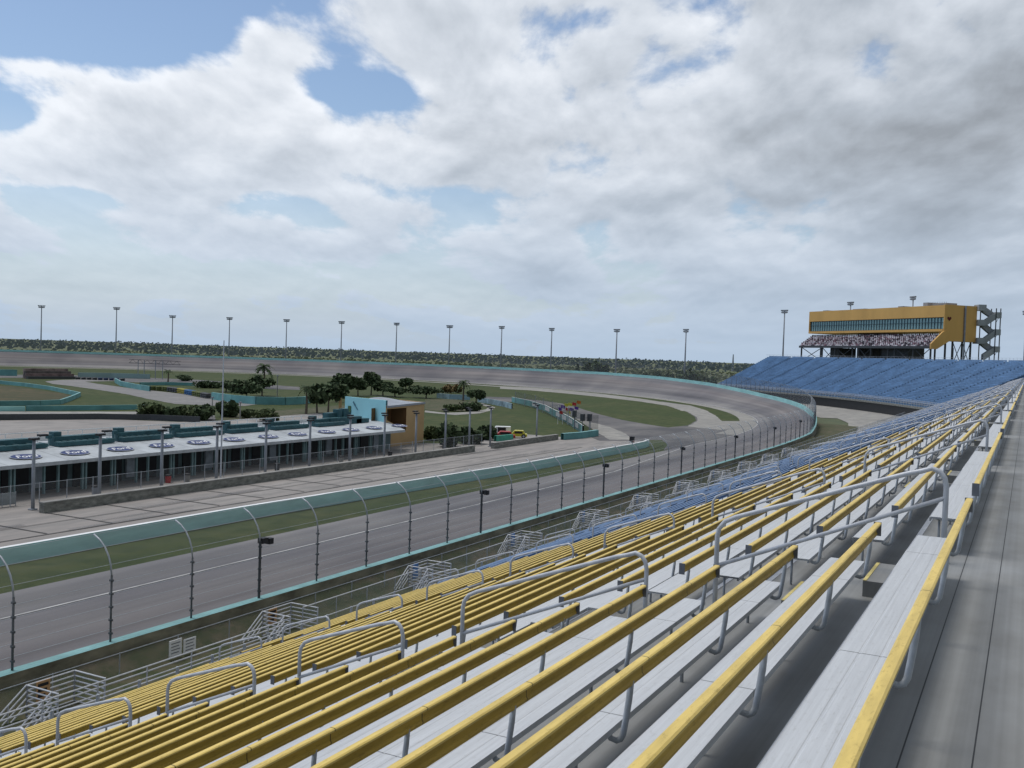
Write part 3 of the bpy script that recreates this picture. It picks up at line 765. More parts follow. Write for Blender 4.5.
b.build('mullion',M('mullion_blue',(.05,.09,.12)),win)
tb('back_core',m_dark,30,46,6,dep-1,14.5,zb)
# terrace seating under the windows
def seatmat():
    mt,t,bb=nt('mixed_seats'); N=t.nodes; L=t.links
    g=N.new('ShaderNodeNewGeometry'); v=N.new('ShaderNodeTexVoronoi'); v.inputs['Scale'].default_value=1.5; L.new(g.outputs['Position'],v.inputs['Vector'])
    cr=N.new('ShaderNodeValToRGB'); cr.color_ramp.interpolation='CONSTANT'; el=cr.color_ramp.elements
    el[0].color=(.05,.04,.05,1); el[1].position=.25; el[1].color=(.50,.46,.48,1)
    for p,c in ((.5,(.18,.14,.16)),(.65,(.70,.66,.68)),(.85,(.25,.14,.17))):
        q=el.new(p); q.color=(*c,1)
    sp=N.new('ShaderNodeSeparateColor'); L.new(v.outputs['Color'],sp.inputs[0]); L.new(sp.outputs[0],cr.inputs[0]); L.new(cr.outputs[0],bb.inputs['Base Color']); bb.inputs['Roughness'].default_value=.8
    return mt
m_seats=seatmat()
b=MB(); ns=7; out=5.0
for k in range(ns):
    n1=-out*(k)/ns+1.0; n0=-out*(k+1)/ns+1.0; zz=zb-1.0-(zb-1.0-zs-.4)*(k+.5)/ns
    c=U*(TL/2-.4)+NRM*((n0+n1)/2); c.z=zz-.7; b.obox(c,U,NRM,UP,TL/2-.3,(n1-n0)/2,.7)
    for q in range(70):
        c=U*(.6+(TL-1.6)*q/69)+NRM*((n0+n1)/2+.2); c.z=zz; b.obox(c,U,NRM,UP,.25,.12,.75)
b.build('terrace_seats',m_seats,tw)
tb('terrace_edge',m_dark,-.2,TL-.5,-out+.7,-out+1.1,zs-.5,zs+.25)
# slanted orange cheek at the near end of the terrace
b=MB(); c0=TA*0
q=[U*-.5+NRM*2+UP*ze,U*-.5+NRM*1.0+UP*(zb+.6),U*-.5+NRM*-.6+UP*(zb-.2),U*-.5+NRM*(-out+.4)+UP*(zs+.9),U*-.5+NRM*(-out+.4)+UP*(zs-.6),U*-.5+NRM*(-out+2.6)+UP*(zs-.6)]
i0=len(b.v); b.v+=[tuple(p) for p in q]+[tuple(p+U*.5) for p in q]; n_=len(q)
b.f.append(tuple(range(i0,i0+n_))); b.mi.append(0); b.f.append(tuple(range(i0+2*n_-1,i0+n_-1,-1))); b.mi.append(0)
for k in range(n_): b.f.append((i0+k,i0+(k+1)%n_,i0+n_+(k+1)%n_,i0+n_+k)); b.mi.append(0)
b.build('terrace_cheek',m_orange,tw)
# steel legs and bracing
zf=13.2
uu=[.8,8,16,19,27,33,36,45,52,TL-1]
for k,u0 in enumerate(uu):
    for n0 in (-3.5,4.5):
        b=MB(); c=U*u0+NRM*n0; b.bar((c.x,c.y,zf-(3 if n0<0 else 13)),(c.x,c.y,zs),.28,n=6); b.build('leg',m_dark,tw)
b=MB()
for (a_,c_) in ((.8,8),(8,16),(27,33),(36,45),(52,TL-1),(45,52)):
    for n0 in (-3.5,):
        p=U*a_+NRM*n0; q=U*c_+NRM*n0
        b.bar((p.x,p.y,zf),(q.x,q.y,zs-.3),.13,n=5); b.bar((q.x,q.y,zf),(p.x,p.y,zs-.3),.13,n=5); b.bar((p.x,p.y,zf+.2),(q.x,q.y,zf+.2),.13,n=5)
b.build('bracing',m_dark,tw)
tb('dark_room',m_dark,13,25,-1,5,13,zs-.2); tb('dark_room',m_dark,46,51,-1,5,13,zs-.4)
# end legs under the end wall
for n0 in (1.5,dep*.35,dep*.65,dep-1):
    b=MB(); c=U*.6+NRM*n0; b.bar((c.x,c.y,0),(c.x,c.y,ze),.3,n=6); b.build('leg',m_dark,tw)
b=MB()
for (n0,n1) in ((dep*.35,dep*.65),(dep*.65,dep-1)):
    p=U*.6+NRM*n0; q=U*.6+NRM*n1; b.bar((p.x,p.y,13),(q.x,q.y,ze),.12,n=5); b.bar((q.x,q.y,13),(p.x,p.y,ze),.12,n=5)
b.build('bracing',m_dark,tw)
b=MB(); c=U*-.6+NRM*(dep*.62); b.bar((c.x,c.y,0),(c.x,c.y,zt+.1),.22,n=6); b.build('drain_pipe',m_mast,tw)
tb('pipe_fairing',M('brown_strip',(.30,.20,.12)),-.40,-.34,dep*.58,dep*.66,ze,zt-.5)
# heart shaped dark emblem on the end wall
b=MB(); c=U*-.42+NRM*(dep*.14); zc=hz(948,319,dA+3); N_=28; pts=[]
for k in range(N_):
    t=2*math.pi*k/N_; hx=16*math.sin(t)**3/16*.75; hy=(13*math.cos(t)-5*math.cos(2*t)-2*math.cos(3*t)-math.cos(4*t))/16*.75
    pts.append(tuple(c+NRM*hx+UP*(zc+hy)))
i0=len(b.v); b.v+=pts; b.f.append(tuple(range(len(pts)))); b.mi.append(0); b.build('emblem',M('dark_red',(.12,.02,.02)),tw)
# rooftop plant
for (u0,u1,hh) in ((1.5,7,.8),(9,11,1.2),(20,22,.5),(38,44,.35),(58,60,.4)):
    tb('roof_unit',m_mast,u0,u1,2,6,zt,zt+hh)
b=MB()
for k in range(12):
    c=U*(1+k*.7)+NRM*1.5; b.bar((c.x,c.y,zt),(c.x,c.y,zt+1.1),.06,n=4)
b.build('roof_rail',m_mast,tw)
# stair tower
SB=TA+NRM*dep; 
SD=RIGHT.copy(); SD.z=0; SD.normalize(); SF=Vector((-SD.y,SD.x,0))
sb=Vector((SB.x,SB.y,0)); w_=hitline(996,sb,SD)
st=empty('stair_tower',sb); tag(st,'zigzag grey open staircase tower at the end of the orange building','staircase')
dS=(sb+SD*w_*.5).length
zz=[hz(985,y,dS) for y in (358,350,342,333,324,316,309)]
m_stc=M('stair_concrete',(.30,.32,.325),var=.2,scale=.3)
for k in range(6):
    a_=(w_*.30,zz[k]) if k%2==0 else (w_*.80,zz[k]); c_=(w_*.80,zz[k+1]) if k%2==0 else (w_*.30,zz[k+1])
    if k%2==1: a_=(w_*.80,zz[k]); c_=(w_*.30,zz[k+1])
    p=SD*a_[0]+UP*a_[1]+SF*(.8 if k%2 else -.8); q=SD*c_[0]+UP*c_[1]+SF*(.8 if k%2 else -.8)
    b=MB(); 
    for f_ in (-.65,.65):
        e=SF*f_
        for (o1,o2) in ((-.9,1.05),):
            P0,P1,P2,P3=p+e+UP*o1,q+e+UP*o1,q+e+UP*o2,p+e+UP*o2
            b.quad(P0,P1,P2,P3); g=SF*.08; b.quad(P0+g,P1+g,P2+g,P3+g); b.quad(P3,P2,P2+g,P3+g); b.quad(P0,P1,P1+g,P0+g)
    b.quad(p-SF*.65,q-SF*.65,q+SF*.65,p+SF*.65); b.quad(p-SF*.65-UP*.3,q-SF*.65-UP*.3,q+SF*.65-UP*.3,p+SF*.65-UP*.3)
    b.build('flight',m_stc,st)
for k,z_ in enumerate(zz[1:]):
    x0,x1=(w_*.78,w_*1.0) if k%2==0 else (w_*.02,w_*.32)
    c=SD*((x0+x1)/2)+UP*(z_-.3); b=MB(); b.obox(c-UP*.3,SD,SF,UP,(x1-x0)/2+.1,1.6,1.75); b.build('stair_landing',m_stc,st)
for (xx,ff) in ((w_*.78,-1.5),(w_*.78,1.5),(w_*.98,-1.4),(w_*.3,1.5)):
    c=SD*xx+SF*ff; MB().bar((c.x,c.y,0),(c.x,c.y,zz[-1]+.2),.16,n=6).build('column',m_dark,st)
b=MB()
for z_ in zz[2::2]: 
    p=SD*w_*.78-SF*1.5+UP*(z_-1.6); q=SD*w_*.98-SF*1.4+UP*(z_-1.6); b.bar(p,q,.12,n=4); b.bar(p-UP*2.5,q,.08,n=4)
b.build('cross_beam',m_dark,st)
# ---------------------------------------------------------------- light masts
def mast_mesh(hh):
    a_=MB(); a_.tube([(0,0,0),(0,0,hh*.5),(0,0,hh)],[.36,.28,.2],8)
    h_=MB()
    for z,w in ((hh-.1,1.35),(hh-.8,1.15)):
        h_.box(-w,w,-.12,.12,z-.08,z+.08)
        for q in range(5): x=-w+2*w*q/4; h_.box(x-.24,x+.24,-.4,.2,z+.05,z+.5)
    return a_.mesh('pole',m_mast,True),h_.mesh('lamp_bank',m_mast)
mc={}
def mast(px, py, dist, label):
    q=PG(px,dist); v=ray(px,py); hh=round(H+v.z*dist/math.hypot(v.x,v.y),1)
    if hh not in mc: mc[hh]=mast_mesh(hh)
    r=empty('floodlight_mast',(q.x,q.y,0),math.atan2(q.y-240,q.x-150)-math.pi/2+random.uniform(-.2,.2)); tag(r,label,'floodlight','floodlight masts round the track')
    link('pole',mc[hh][0],r); link('lamp_bank',mc[hh][1],r)
def circd(px,RR):
    v=ray(px,355+ROLL*(px-512)); v.z=0; v.normalize(); bq=v.x*CX+v.y*CY; c=CX*CX+CY*CY-RR*RR; return bq+math.sqrt(max(0,bq*bq-c))
ML=[(40,306),(115,308),(171,316),(228,318),(285,320),(340,322),(395,323.5),(448,326),(500,327),(550,329),(615,330),(684,330)]
for k,(px,py) in enumerate(ML):
    mast(px+1,py,circd(px,236),'tall thin floodlight mast beyond the track, %s from the left on the skyline'%ORD[k+1])
mast(782.5,311,circd(782,272),'floodlight mast rising behind the blue curved stand left of the orange building')
mast(848,303,circd(848,292),'floodlight mast just showing above the left half of the orange building roof')
mast(910,297.5,circd(910,292),'floodlight mast showing above the middle of the orange building roof')
mast(1023.5,312,circd(1010,285),'floodlight mast at the right edge beside the staircase tower')
# ---------------------------------------------------------------- garages
GA=Vector((46.4,66.0,0)); GB=Vector((98.6,65.6,0))
gr=empty('pit_garages',(0,0,0)); tag(gr,'long low white roofed garage building with blue oval badges facing the pit lane','garage building')
x0,x1=34.0,98.3; ye=66.2; ze_=2.6
b=MB()   # sloping front canopy then flat roof
b.quad((x0,ye,ze_),(x1,ye-.5,ze_),(x1+2.8,ye+4,3.15),(x0,ye+4,3.15)); b.quad((x0,ye+4,3.15),(x1+2.8,ye+4,3.15),(x1+6,ye+9.5,3.3),(x0,ye+7.2,3.3))
b.build('roof',m_white,gr)
b=MB(); b.quad((x0,ye,ze_-.28),(x1,ye-.5,ze_-.28),(x1,ye-.5,ze_),(x0,ye,ze_)); b.quad((x1,ye-.5,ze_-.28),(x1+2.8,ye+4,2.9),(x1+2.8,ye+4,3.15),(x1,ye-.5,ze_)); b.quad((x0,ye,ze_-.28),(x1,ye-.5,ze_-.28),(x1+2.8,ye+4,2.6),(x0,ye+4,2.6))
b.build('fascia',M('fascia_grey',(.42,.44,.46)),gr)
b=MB(); b.box(x0,x1+1.5,ye+2.6,ye+8,0,2.6); b.build('wall',M('garage_wall',(.12,.17,.18),var=.3,scale=.5),gr)
k=0; xx=36.4; rg=random.Random(9)
while xx<96:
    w=2.0+(.0 if k%2 else .3)
    o=MB().box(xx,xx+w,ye+2.5,ye+2.62,0,2.05).build('door_opening',m_black,gr)
    for q in (xx-.12,xx+w+.12): MB().box(q-.07,q+.07,ye+.8,ye+1.0,0,2.45).build('post',m_tealpost,gr)
    if k%3==1:
        MB().box(xx+w+.35,xx+w+1.3,ye+2.3,ye+2.5,.3,2.2).build('wall_panel',M('pale_panel',(.34,.38,.42),var=.25,scale=1.5),gr)
    xx+=w+(1.5 if k%3==1 else .55); k+=1
# logo badges: blue ovals with white script lettering on the canopy slope
gcol=lambda px,Y: (lambda v: v.x/v.y*Y)(ray(px,355+ROLL*(px-512)))
LX=[gcol(q,68.1) for q in (27,76,121,162,199,234,268,297,326,350,373,398)]
LX_old=[47.7,51.7,55.9,60.1,64.4,68.6,72.6,76.6,81,85.5,90,94.8]
sl=math.atan2(.55,4)
def text_mesh(txt,size):
    cu=bpy.data.curves.new('lettering','FONT'); cu.body=txt; cu.size=size; cu.shear=.35; cu.align_x='CENTER'; cu.align_y='CENTER'; cu.extrude=.004; cu.resolution_u=3; cu.offset=.012
    o=bpy.data.objects.new('tmp',cu); COL.objects.link(o); bpy.context.view_layer.update()
    me=bpy.data.meshes.new_from_object(o); bpy.data.objects.remove(o); me.materials.clear(); me.materials.append(m_wpaint); return me
tm=text_mesh('Ford',.98)
def ell(rx,ry,z,n=40): return [(rx*math.cos(2*math.pi*k/n),ry*math.sin(2*math.pi*k/n),z) for k in range(n)]
b=MB(); b.v=ell(1.3,.82,0); b.f=[tuple(range(40))]; b.mi=[0]; e1=b.mesh('badge',M('badge_rim',(.36,.39,.44)))
b=MB(); b.v=ell(1.2,.73,.008); b.f=[tuple(range(40))]; b.mi=[0]; e2=b.mesh('badge_field',m_logo)
for xx in LX:
    bd=link('badge',e1,gr,(xx,ye+1.9-(.5*(xx-x0)/(x1-x0)),ze_+.33)); bd.rotation_euler=(sl,0,0)
    link('badge_field',e2,bd); tt=link('lettering',tm,bd,(0,0,.014)); tt.scale=(.98,1.0,1)
# roof top spectator benches (dark teal) and railing behind
bx=[(gcol(a_,70.2),gcol(c_,70.2)) for a_,c_ in ((-70,50),(61,117),(125,176),(182,227),(233,271),(277,312),(320,348))]
bx_old=[(34.5,45.6),(48.2,53.0),(54.8,60.0),(61.0,66.4),(67.6,73.6),(74.8,80.8),(82.2,88.6)]
for k,(a_,c_) in enumerate(bx):
    r=empty('rooftop_bench',(a_,ye+4.0,3.2)); tag(r,'dark teal tiered bench unit on the garage roof, %s from the left'%ORD[k+1],'bench','rooftop bench units')
    MB().box(0,c_-a_,0,.7,.0,.35).build('lower_tier',m_tealst,r); MB().box(.1,c_-a_-.9,.7,1.5,.0,.75).build('upper_tier',m_tealst,r)
    MB().box(.25,1.0,1.0,1.6,.75,1.12).build('box',m_tealst,r)
    for q in range(9): x=.2+(c_-a_-.5)*q/8; MB().box(x-.03,x+.03,-.02,.72,.35,.42).build('slat',m_tealpost,r)
r=empty('roof_railing',(x0,ye+7.1,3.3)); tag(r,'white slatted parapet railing along the back of the garage roof','railing')
b=MB(); b.box(0,58,0,.06,.85,.92); b.box(0,58,0,.05,.1,.5); b.build('rail',m_wpaint,r)
pmw=MB().box(-.03,.03,-.03,.03,0,.9).mesh('post',m_wpaint)
for k in range(40): link('post',pmw,r,(k*1.47,0,0))
# plant on the roof end near the blue wall
r=empty('roof_plant',(90.5,ye+4.6,3.2)); tag(r,'cluster of dark teal equipment boxes on the garage roof end','equipment')
for (a_,c_,y0,y1,hh) in ((0,6,0,1.2,.8),(.8,5,.9,1.8,1.3),(2.2,2.9,.6,1.4,1.7),(3.3,4.2,.6,1.4,1.75),(5,7.5,0,1.0,.5)):
    MB().box(a_,c_,y0,y1,0,hh).build('box',m_tealst,r)
# small dome cameras/satellite dishes on the roof
for k,(px,py) in enumerate(((70,446),(217,440),(288,0),(112,0))):
    pass
# roof lamps between bench units
for k,xx in enumerate((47.0,53.9,60.5,67.0,74.2)):
    r=empty('roof_lamp',(xx,ye+4.8,3.2)); tag(r,'small square lamp box on a short post on the garage roof, %s from the left'%ORD[k+1],'lamp','lamp boxes on the garage roof')
    MB().bar((0,0,0),(0,0,.7),.05,n=6).build('post',m_tealpost,r); MB().box(-.2,.2,-.15,.15,.65,.95).build('lamp_head',m_tealst,r)
# twin armed lamp posts by the low concrete wall
def onY(px,Y):
    v=ray(px,355+ROLL*(px-512)); return v.x/v.y*Y
LPX=[onY(q,61.3) for q in (36,102.5,164.5,219.5,268.5,312.5,352.5,387,418.5,448,472,493)]+[125.,]
LPX_old=[45.6,52.0,58.8,63.9-.2,70.3,76.0,82.0,87.6,95.2,101.6,106.5,111.5,120,128.5]
LPT=[438,434,430,427.5,421,418.5,411,417,410,414,411,414,0,0]
a_=MB(); a_.tube([(0,0,0),(0,0,2.5),(0,0,5.0)],[.13,.12,.11],8); a_.box(-.22,.22,-.22,.22,0,.12); pole=a_.mesh('pole',m_mast,True)
a_=MB(); a_.bar((0,0,4.95),(1.55,1.2,5.07),.03,n=5); arm=a_.mesh('arm',m_dark)
a_=MB(); a_.box(-.32,.32,-.2,.2,4.93,5.07); head=a_.mesh('lamp_head',m_black)
a_=MB(); a_.box(1.25,1.9,1.0,1.4,5.03,5.17); head2=a_.mesh('lamp_head',m_black)
for k,xx in enumerate(LPX):
    r=empty('street_lamp',(xx,61.3,0)); tag(r,'grey lamp post with two flat black heads beside the pit lane, %s from the left'%ORD[k+1],'street lamp','lamp posts along the pit lane')
    link('pole',pole,r); link('arm',arm,r); link('lamp_head',head,r); link('lamp_head',head2,r)
# flag pole
q=P(219,483); r=empty('flagpole',(q.x+.9,62.6,0)); tag(r,'tall thin white flagpole standing in front of the garages','flagpole')
zt_=12.4
MB().tube([(0,0,0),(0,0,zt_*.6),(0,0,zt_)],[.075,.06,.04],8).build('pole',m_galv,r)
# low concrete walls
for k,(xa,xb) in enumerate(((44.9,104.4),(109.3,128.5))):
    r=MB().box(xa,xb,59.5,60.0,0,.72)
    r.k=1; r.box(xa-.02,xb+.02,59.48,60.02,.72,.78)
    o=r.build('concrete_wall',[m_wallc,m_conc]); tag(o,'stained low concrete wall %s beside the pit lane'%('under the row of lamp posts' if k==0 else 'right of the gap near the parked cars'),'wall')
# chain fence in front of the garages
r=empty('paddock_fence',(36,63.6,0)); tag(r,'thin waist high wire fence with slim posts before the garages','fence')
b=MB(); b.quad((0,0,.05),(76,-.8,.05),(76,-.8,1.5),(0,0,1.5)); b.build('wire_mesh',m_wire,r)
MB().bar((0,0,1.5),(76,-.8,1.5),.02,n=5).build('top_rail',m_brk,r)
pmx=MB().bar((0,0,0),(0,0,1.55),.035,n=5).mesh('post',m_brk)
for k in range(34): link('post',pmx,r,(k*2.3,-.8*k*2.3/76,0))
# bins, barriers
def bin_(x,y,mt,lab):
    r=empty('litter_bin',(x,y,0)); tag(r,lab,'bin')
    MB().tube([(0,0,0),(0,0,.62)],[.22,.26],12).build('body',mt,r); MB().tube([(0,0,.62),(0,0,.72),(0,0,.78)],[.28,.28,.1],12).build('lid',m_black,r)
for (px,py,mt,lab) in ((95,495,m_mast,'grey litter bin with black lid left of the second lamp post'),(168,483,m_red,'bright red litter bin beside the third lamp post'),(187,482,m_conc,'pale litter bin with dark lid right of the red bin'),(277,471,m_dark,'dark litter bin behind the low wall left of centre'),(341,463,m_conc,'pale litter bin by the fence before the garages'),(390,458,m_dark,'dark framed bin beside the ninth lamp post'),(444,449,m_dark,'small dark bin near the wall gap')):
    q=P(px,py); bin_(q.x,q.y,mt,lab)
r=empty('crowd_barrier',P(0,508)); tag(r,'pale panel barrier on the pavement at the left edge','barrier')
MB().box(-3,1.2,0,.06,.15,1.0).build('panel',M('pale_panel2',(.3,.33,.34)),r)
b=MB(); 
for q in range(5): b.bar((-3+q*1.05,0,0),(-3+q*1.05,0,1.05),.03,n=5)
b.build('post',m_brk,r)
# ---------------------------------------------------------------- orange and blue building
r=empty('victory_building',(0,0,0)); tag(r,'building with light blue front wall, tan side and curved grey roof','building')
# blue face between px346 and px387, tan face px387..426
def col(px,dist): q=PG(px,dist); return q
B0=col(346,118.0); B1=col(387,108.0+14); 
B1=col(387.5,122.0); B2=col(426,131.0); B0=col(346.5,131.0)
def hz2(px,py,q): v=ray(px,py); return H+v.z*math.hypot(q.x,q.y)/math.hypot(v.x,v.y)
t0=hz2(346,396.5,B0); t1=hz2(387,400.5,B1)
inn=(B2+B0-B1)
b=MB(); b.quad(B0,B1,B1+UP*t1,B0+UP*t0); bk=(B0-B1).normalized().cross(UP)*.0
o=b.build('blue_wall',m_ltblue,r)
dv=(B2-B1).normalized()*.4; b=MB(); b.quad(B0+dv,B1+dv,B1+dv+UP*t1,B0+dv+UP*t0); b.quad(B0+UP*t0,B1+UP*t1,B1+dv+UP*t1,B0+dv+UP*t0); b.quad(B0,B0+dv,B0+dv+UP*t0,B0+UP*t0); b.build('wall_back',m_ltblue,r)
# tan face with a recess
w1=hz2(387,406,B1); w2=hz2(426,402,B2)
def fp_(t,z): return B1.lerp(B2,t)+UP*z
nrmT=(B2-B1).cross(UP).normalized()
if nrmT.dot(-B1)<0: nrmT=-nrmT
hA=hz2(392,409,B1.lerp(B2,.1)); hB=hz2(392,423,B1.lerp(B2,.1))
b=MB()
b.quad(fp_(0,0),fp_(.03,0),fp_(.03,w1),fp_(0,w1)); b.quad(fp_(.52,0),fp_(1,0),fp_(1,w2),fp_(.52,w1+(w2-w1)*.6)); b.quad(fp_(.03,hA),fp_(.52,hA),fp_(.52,w1+(w2-w1)*.6),fp_(.03,w1))
b.quad(fp_(.03,0),fp_(.52,0),fp_(.52,hB-1.2),fp_(.03,hB+.4))
b.build('tan_wall',m_tan,r)
b=MB(); b.quad(fp_(.03,0)-nrmT*2.2,fp_(.52,0)-nrmT*2.2,fp_(.52,hA)-nrmT*2.2,fp_(.03,hA)-nrmT*2.2); b.quad(fp_(.52,0),fp_(.52,hA),fp_(.52,hA)-nrmT*2.2,fp_(.52,0)-nrmT*2.2); b.build('recess',m_brown,r)
b=MB(); b.quad(fp_(1,0),fp_(1,w2),fp_(1,w2)+(B0-B1)*.6,fp_(1,0)+(B0-B1)*.6); b.build('side_wall',m_tan,r)
# curved roof
b=MB(); N_=10; back=(B0-B1)*.45; tops=[]
for k in range(N_+1):
    t=k/N_; z=w1+(w2-w1)*t+1.15*(math.sin(math.pi*(t*.75+.25))**.8 if t<1 else .0)*(1-t*.55); z0=w1+(w2-w1)*t
    tops.append((fp_(t,z0)+nrmT*.15,fp_(t,z-.25)+back))
for k in range(N_):
    b.quad(tops[k][0],tops[k+1][0],tops[k+1][1],tops[k][1])
    b.quad(tops[k][0],tops[k+1][0],tops[k+1][0]-UP*.25,tops[k][0]-UP*.25)
b.build('roof',m_grroof,r)
fv=(B1-B0); wu=fv.normalized(); wn=wu.cross(UP)
if wn.dot(-B0)<0: wn=-wn
c=B0+wu*(fv.length*.13)+wn*.06+UP*(hz2(352,413,B0)); b=MB(); b.obox(c,wu,wn,UP,.35,.05,1.0); b.build('window',M('green_window',(.06,.12,.05)),r)
# pale dancing emblem marks (dark small ellipse) on the blue wall
c=B0+wu*(fv.length*.24)+wn*.06+UP*(hz2(355,401,B0)-.3); b=MB(); b.obox(c,(wu-UP*.8).normalized(),wn,(UP+wu*.8).normalized(),.35,.03,.22); b.obox(c+wu*.6-UP*.4,(wu-UP*.8).normalized(),wn,(UP+wu*.8).normalized(),.45,.03,.10); b.build('emblem',M('slate_emblem',(.05,.14,.19)),r)
q=P(340,413); o=empty('yellow_post',q); tag(o,'slim ochre post standing left of the light blue wall','post'); MB().box(-.2,.2,-.2,.2,0,3.3).build('shaft',m_tan,o)
# ---------------------------------------------------------------- infield walls and barriers
def barrier(name, pts, hgt, th, mt, label, cat='barrier', top=None, z=0):
    pts=[P(*p) if len(p)==2 else Vector(p) for p in pts]
    b=MB()
    for i in range(len(pts)-1):
        p,q=pts[i],pts[i+1]; w=(q-p).normalized(); s_=Vector((-w.y,w.x,0))*th/2
        b.k=0
        for e in (s_,-s_): b.quad(p+e,q+e,q+e+UP*hgt,p+e+UP*hgt)
        b.k=1 if top else 0
        b.quad(p+s_+UP*hgt,q+s_+UP*hgt,q-s_+UP*hgt,p-s_+UP*hgt)
    o=b.build(name,[mt,top] if top else mt); tag(o,label,cat); return o
barrier('teal_barrier',[(-40,382),(0,384),(25,386.5),(50,390),(66,393.5),(80,396.5),(70,401),(60,404.5),(40,405.5),(0,406),(-40,406)],.9,.3,m_teal_far,'teal barrier bending back on itself round the dry patch at far left',top=m_teall)
barrier('teal_barrier',[(26,411),(80,410.4),(145,409.4)],.85,.3,m_teal_far,'straight teal barrier below the pointed bend at left',top=m_teall)
barrier('teal_barrier',[(-40,411.5),(0,411.3),(25,411.2)],.8,.3,m_teal,'darker teal barrier piece at the far left edge')
barrier('pale_wall',[(-30,375.2),(17,376)],2.0,.4,m_teal_far,'short tall pale teal wall near the back straight at left')
barrier('pale_wall',[(78,377.5),(110,377.8),(150,379)],1.6,.4,M('pale_teal',(.25,.36,.35),var=.2,scale=.1),'long pale teal wall behind the infield road bend')
barrier('teal_barrier',[(115,382.5),(121,386),(135,389),(150,391.5)],1.3,.3,m_teal_far,'short teal barrier curving down into the coloured tyre wall',top=m_teall)
barrier('teal_barrier',[(212,399.5),(232,402.5),(256,404.5),(285,405),(303,404.2),(317,401.5)],1.6,.35,m_teal_far,'teal barrier curving in front of the palms left of the blue wall',top=m_teall)
barrier('teal_barrier',[(140,385.5),(165,385.2),(195,385.8)],.9,.3,m_teal_far,'faint teal barrier behind the coloured tyre wall')
barrier('dark_barrier',[(-40,420.5),(0,420.2),(100,419.4),(150,420.2),(200,422.5)],.9,.25,m_dark,'long dark low barrier behind the paddock at left')
barrier('advert_wall',[(512,402),(530,406),(545,411),(556,417),(568,423),(580,431.5),(583,434)],1.3,.25,m_teal_far,'teal and white advertising wall slanting to the pit exit','wall',top=m_wpaint)
b=MB()
ap_=[P(*p) for p in ((532,407),(540,409.5),(545,411.2),(551,414.2),(556,417.2),(562,420.2),(568,423.2),(574,427.3),(580,431.6))]
for i in range(0,8):
    p,q=ap_[i],ap_[i+1]; s_=Vector(( (q-p).y,-(q-p).x,0)).normalized(); 
    if s_.dot(-p)<0: s_=-s_
    s_*=.16
    if i%2==0 or i>4: b.quad(p.lerp(q,.1)+s_+UP*.35,p.lerp(q,.85)+s_+UP*.35,p.lerp(q,.85)+s_+UP*1.15,p.lerp(q,.1)+s_+UP*1.15)
o=b.build('banner_panel',m_wpaint); tag(o,'white advertising panels hung along the slanting teal wall','banner')
barrier('teal_barrier',[(562,440),(580,438.5),(597,436)],.95,.5,m_teal_far,'short thick teal barrier at the end of the advertising wall',top=m_teall)
barrier('teal_barrier',[(495,441.5),(512,440)],.8,.4,M('green_barrier',(.08,.34,.25)),'short bright green barrier in front of the parked cars')
barrier('teal_barrier',[(478,402),(490,404),(505,407),(512,409)],1.2,.25,M('spotted_wall',(.22,.31,.35),var=.5,scale=.6),'spotted pale blue wall right of the palms')
barrier('teal_barrier',[(437,398),(450,399.2),(470,400)],1.3,.3,M('sky_wall',(.26,.38,.42),var=.15),'pale blue wall behind the orange bushes and palm')
# coloured tyre walls
def tyres(name, pts, cols, lab, hgt=1.2):
    pts=[P(*p) for p in pts]; r=empty(name, pts[0]); tag(r,lab,'tyre wall')
    tot=[]; 
    for i in range(len(pts)-1):
        n_=max(2,int((pts[i+1]-pts[i]).length/1.6))
        for k in range(n_): tot.append(pts[i].lerp(pts[i+1],k/n_))
    for k,q in enumerate(tot):
        b=MB()
        for j in range(3): b.tube([q-pts[0]+UP*(hgt/3*j),q-pts[0]+UP*(hgt/3*j+hgt/6),q-pts[0]+UP*(hgt/3*j+hgt/3)],[.62,.8,.62],8)
        b.build('tyre_stack',cols[(k//4)%len(cols)],r)
cy=[m_yveh and M('tyre_yellow',(.30,.26,.05),var=.3),M('tyre_blue',(.04,.12,.26),var=.3),m_dark,M('tyre_olive',(.10,.12,.04))]
tyres('tyre_wall',[(153,390.5),(165,391),(180,393),(195,396),(210,399)],[cy[3],cy[2],cy[0],cy[1]],'row of yellow and blue painted tyre stacks beside the infield road')
tyres('tyre_wall',[(78,379.5),(128,381)],[cy[2],M('tyre_navy',(.03,.05,.10))],'dark tyre stacks below the long pale wall',.8)
# small striped bleacher with seats far left
q0=P(27,379); q1=P(76,379); r=empty('small_bleacher',q0); tag(r,'small bleacher with reddish rows near the back straight at far left','bleacher')
w=(q1-q0); wu_=w.normalized(); wn_=Vector((-wu_.y,wu_.x,0)); 
if wn_.dot(q0)<0: wn_=-wn_
for j,mm in enumerate((m_dark,M('rose_row',(.17,.12,.115),var=.5,scale=.5),M('brown_row',(.10,.09,.085),var=.4,scale=.5),M('rose_row2',(.20,.155,.14),var=.6,scale=.6))):
    b=MB(); b.obox(w*.5+wn_*(j*1.2),wu_,wn_,UP,w.length/2-.3*j,.6,.8+.75*j); b.build('tier',mm,r)
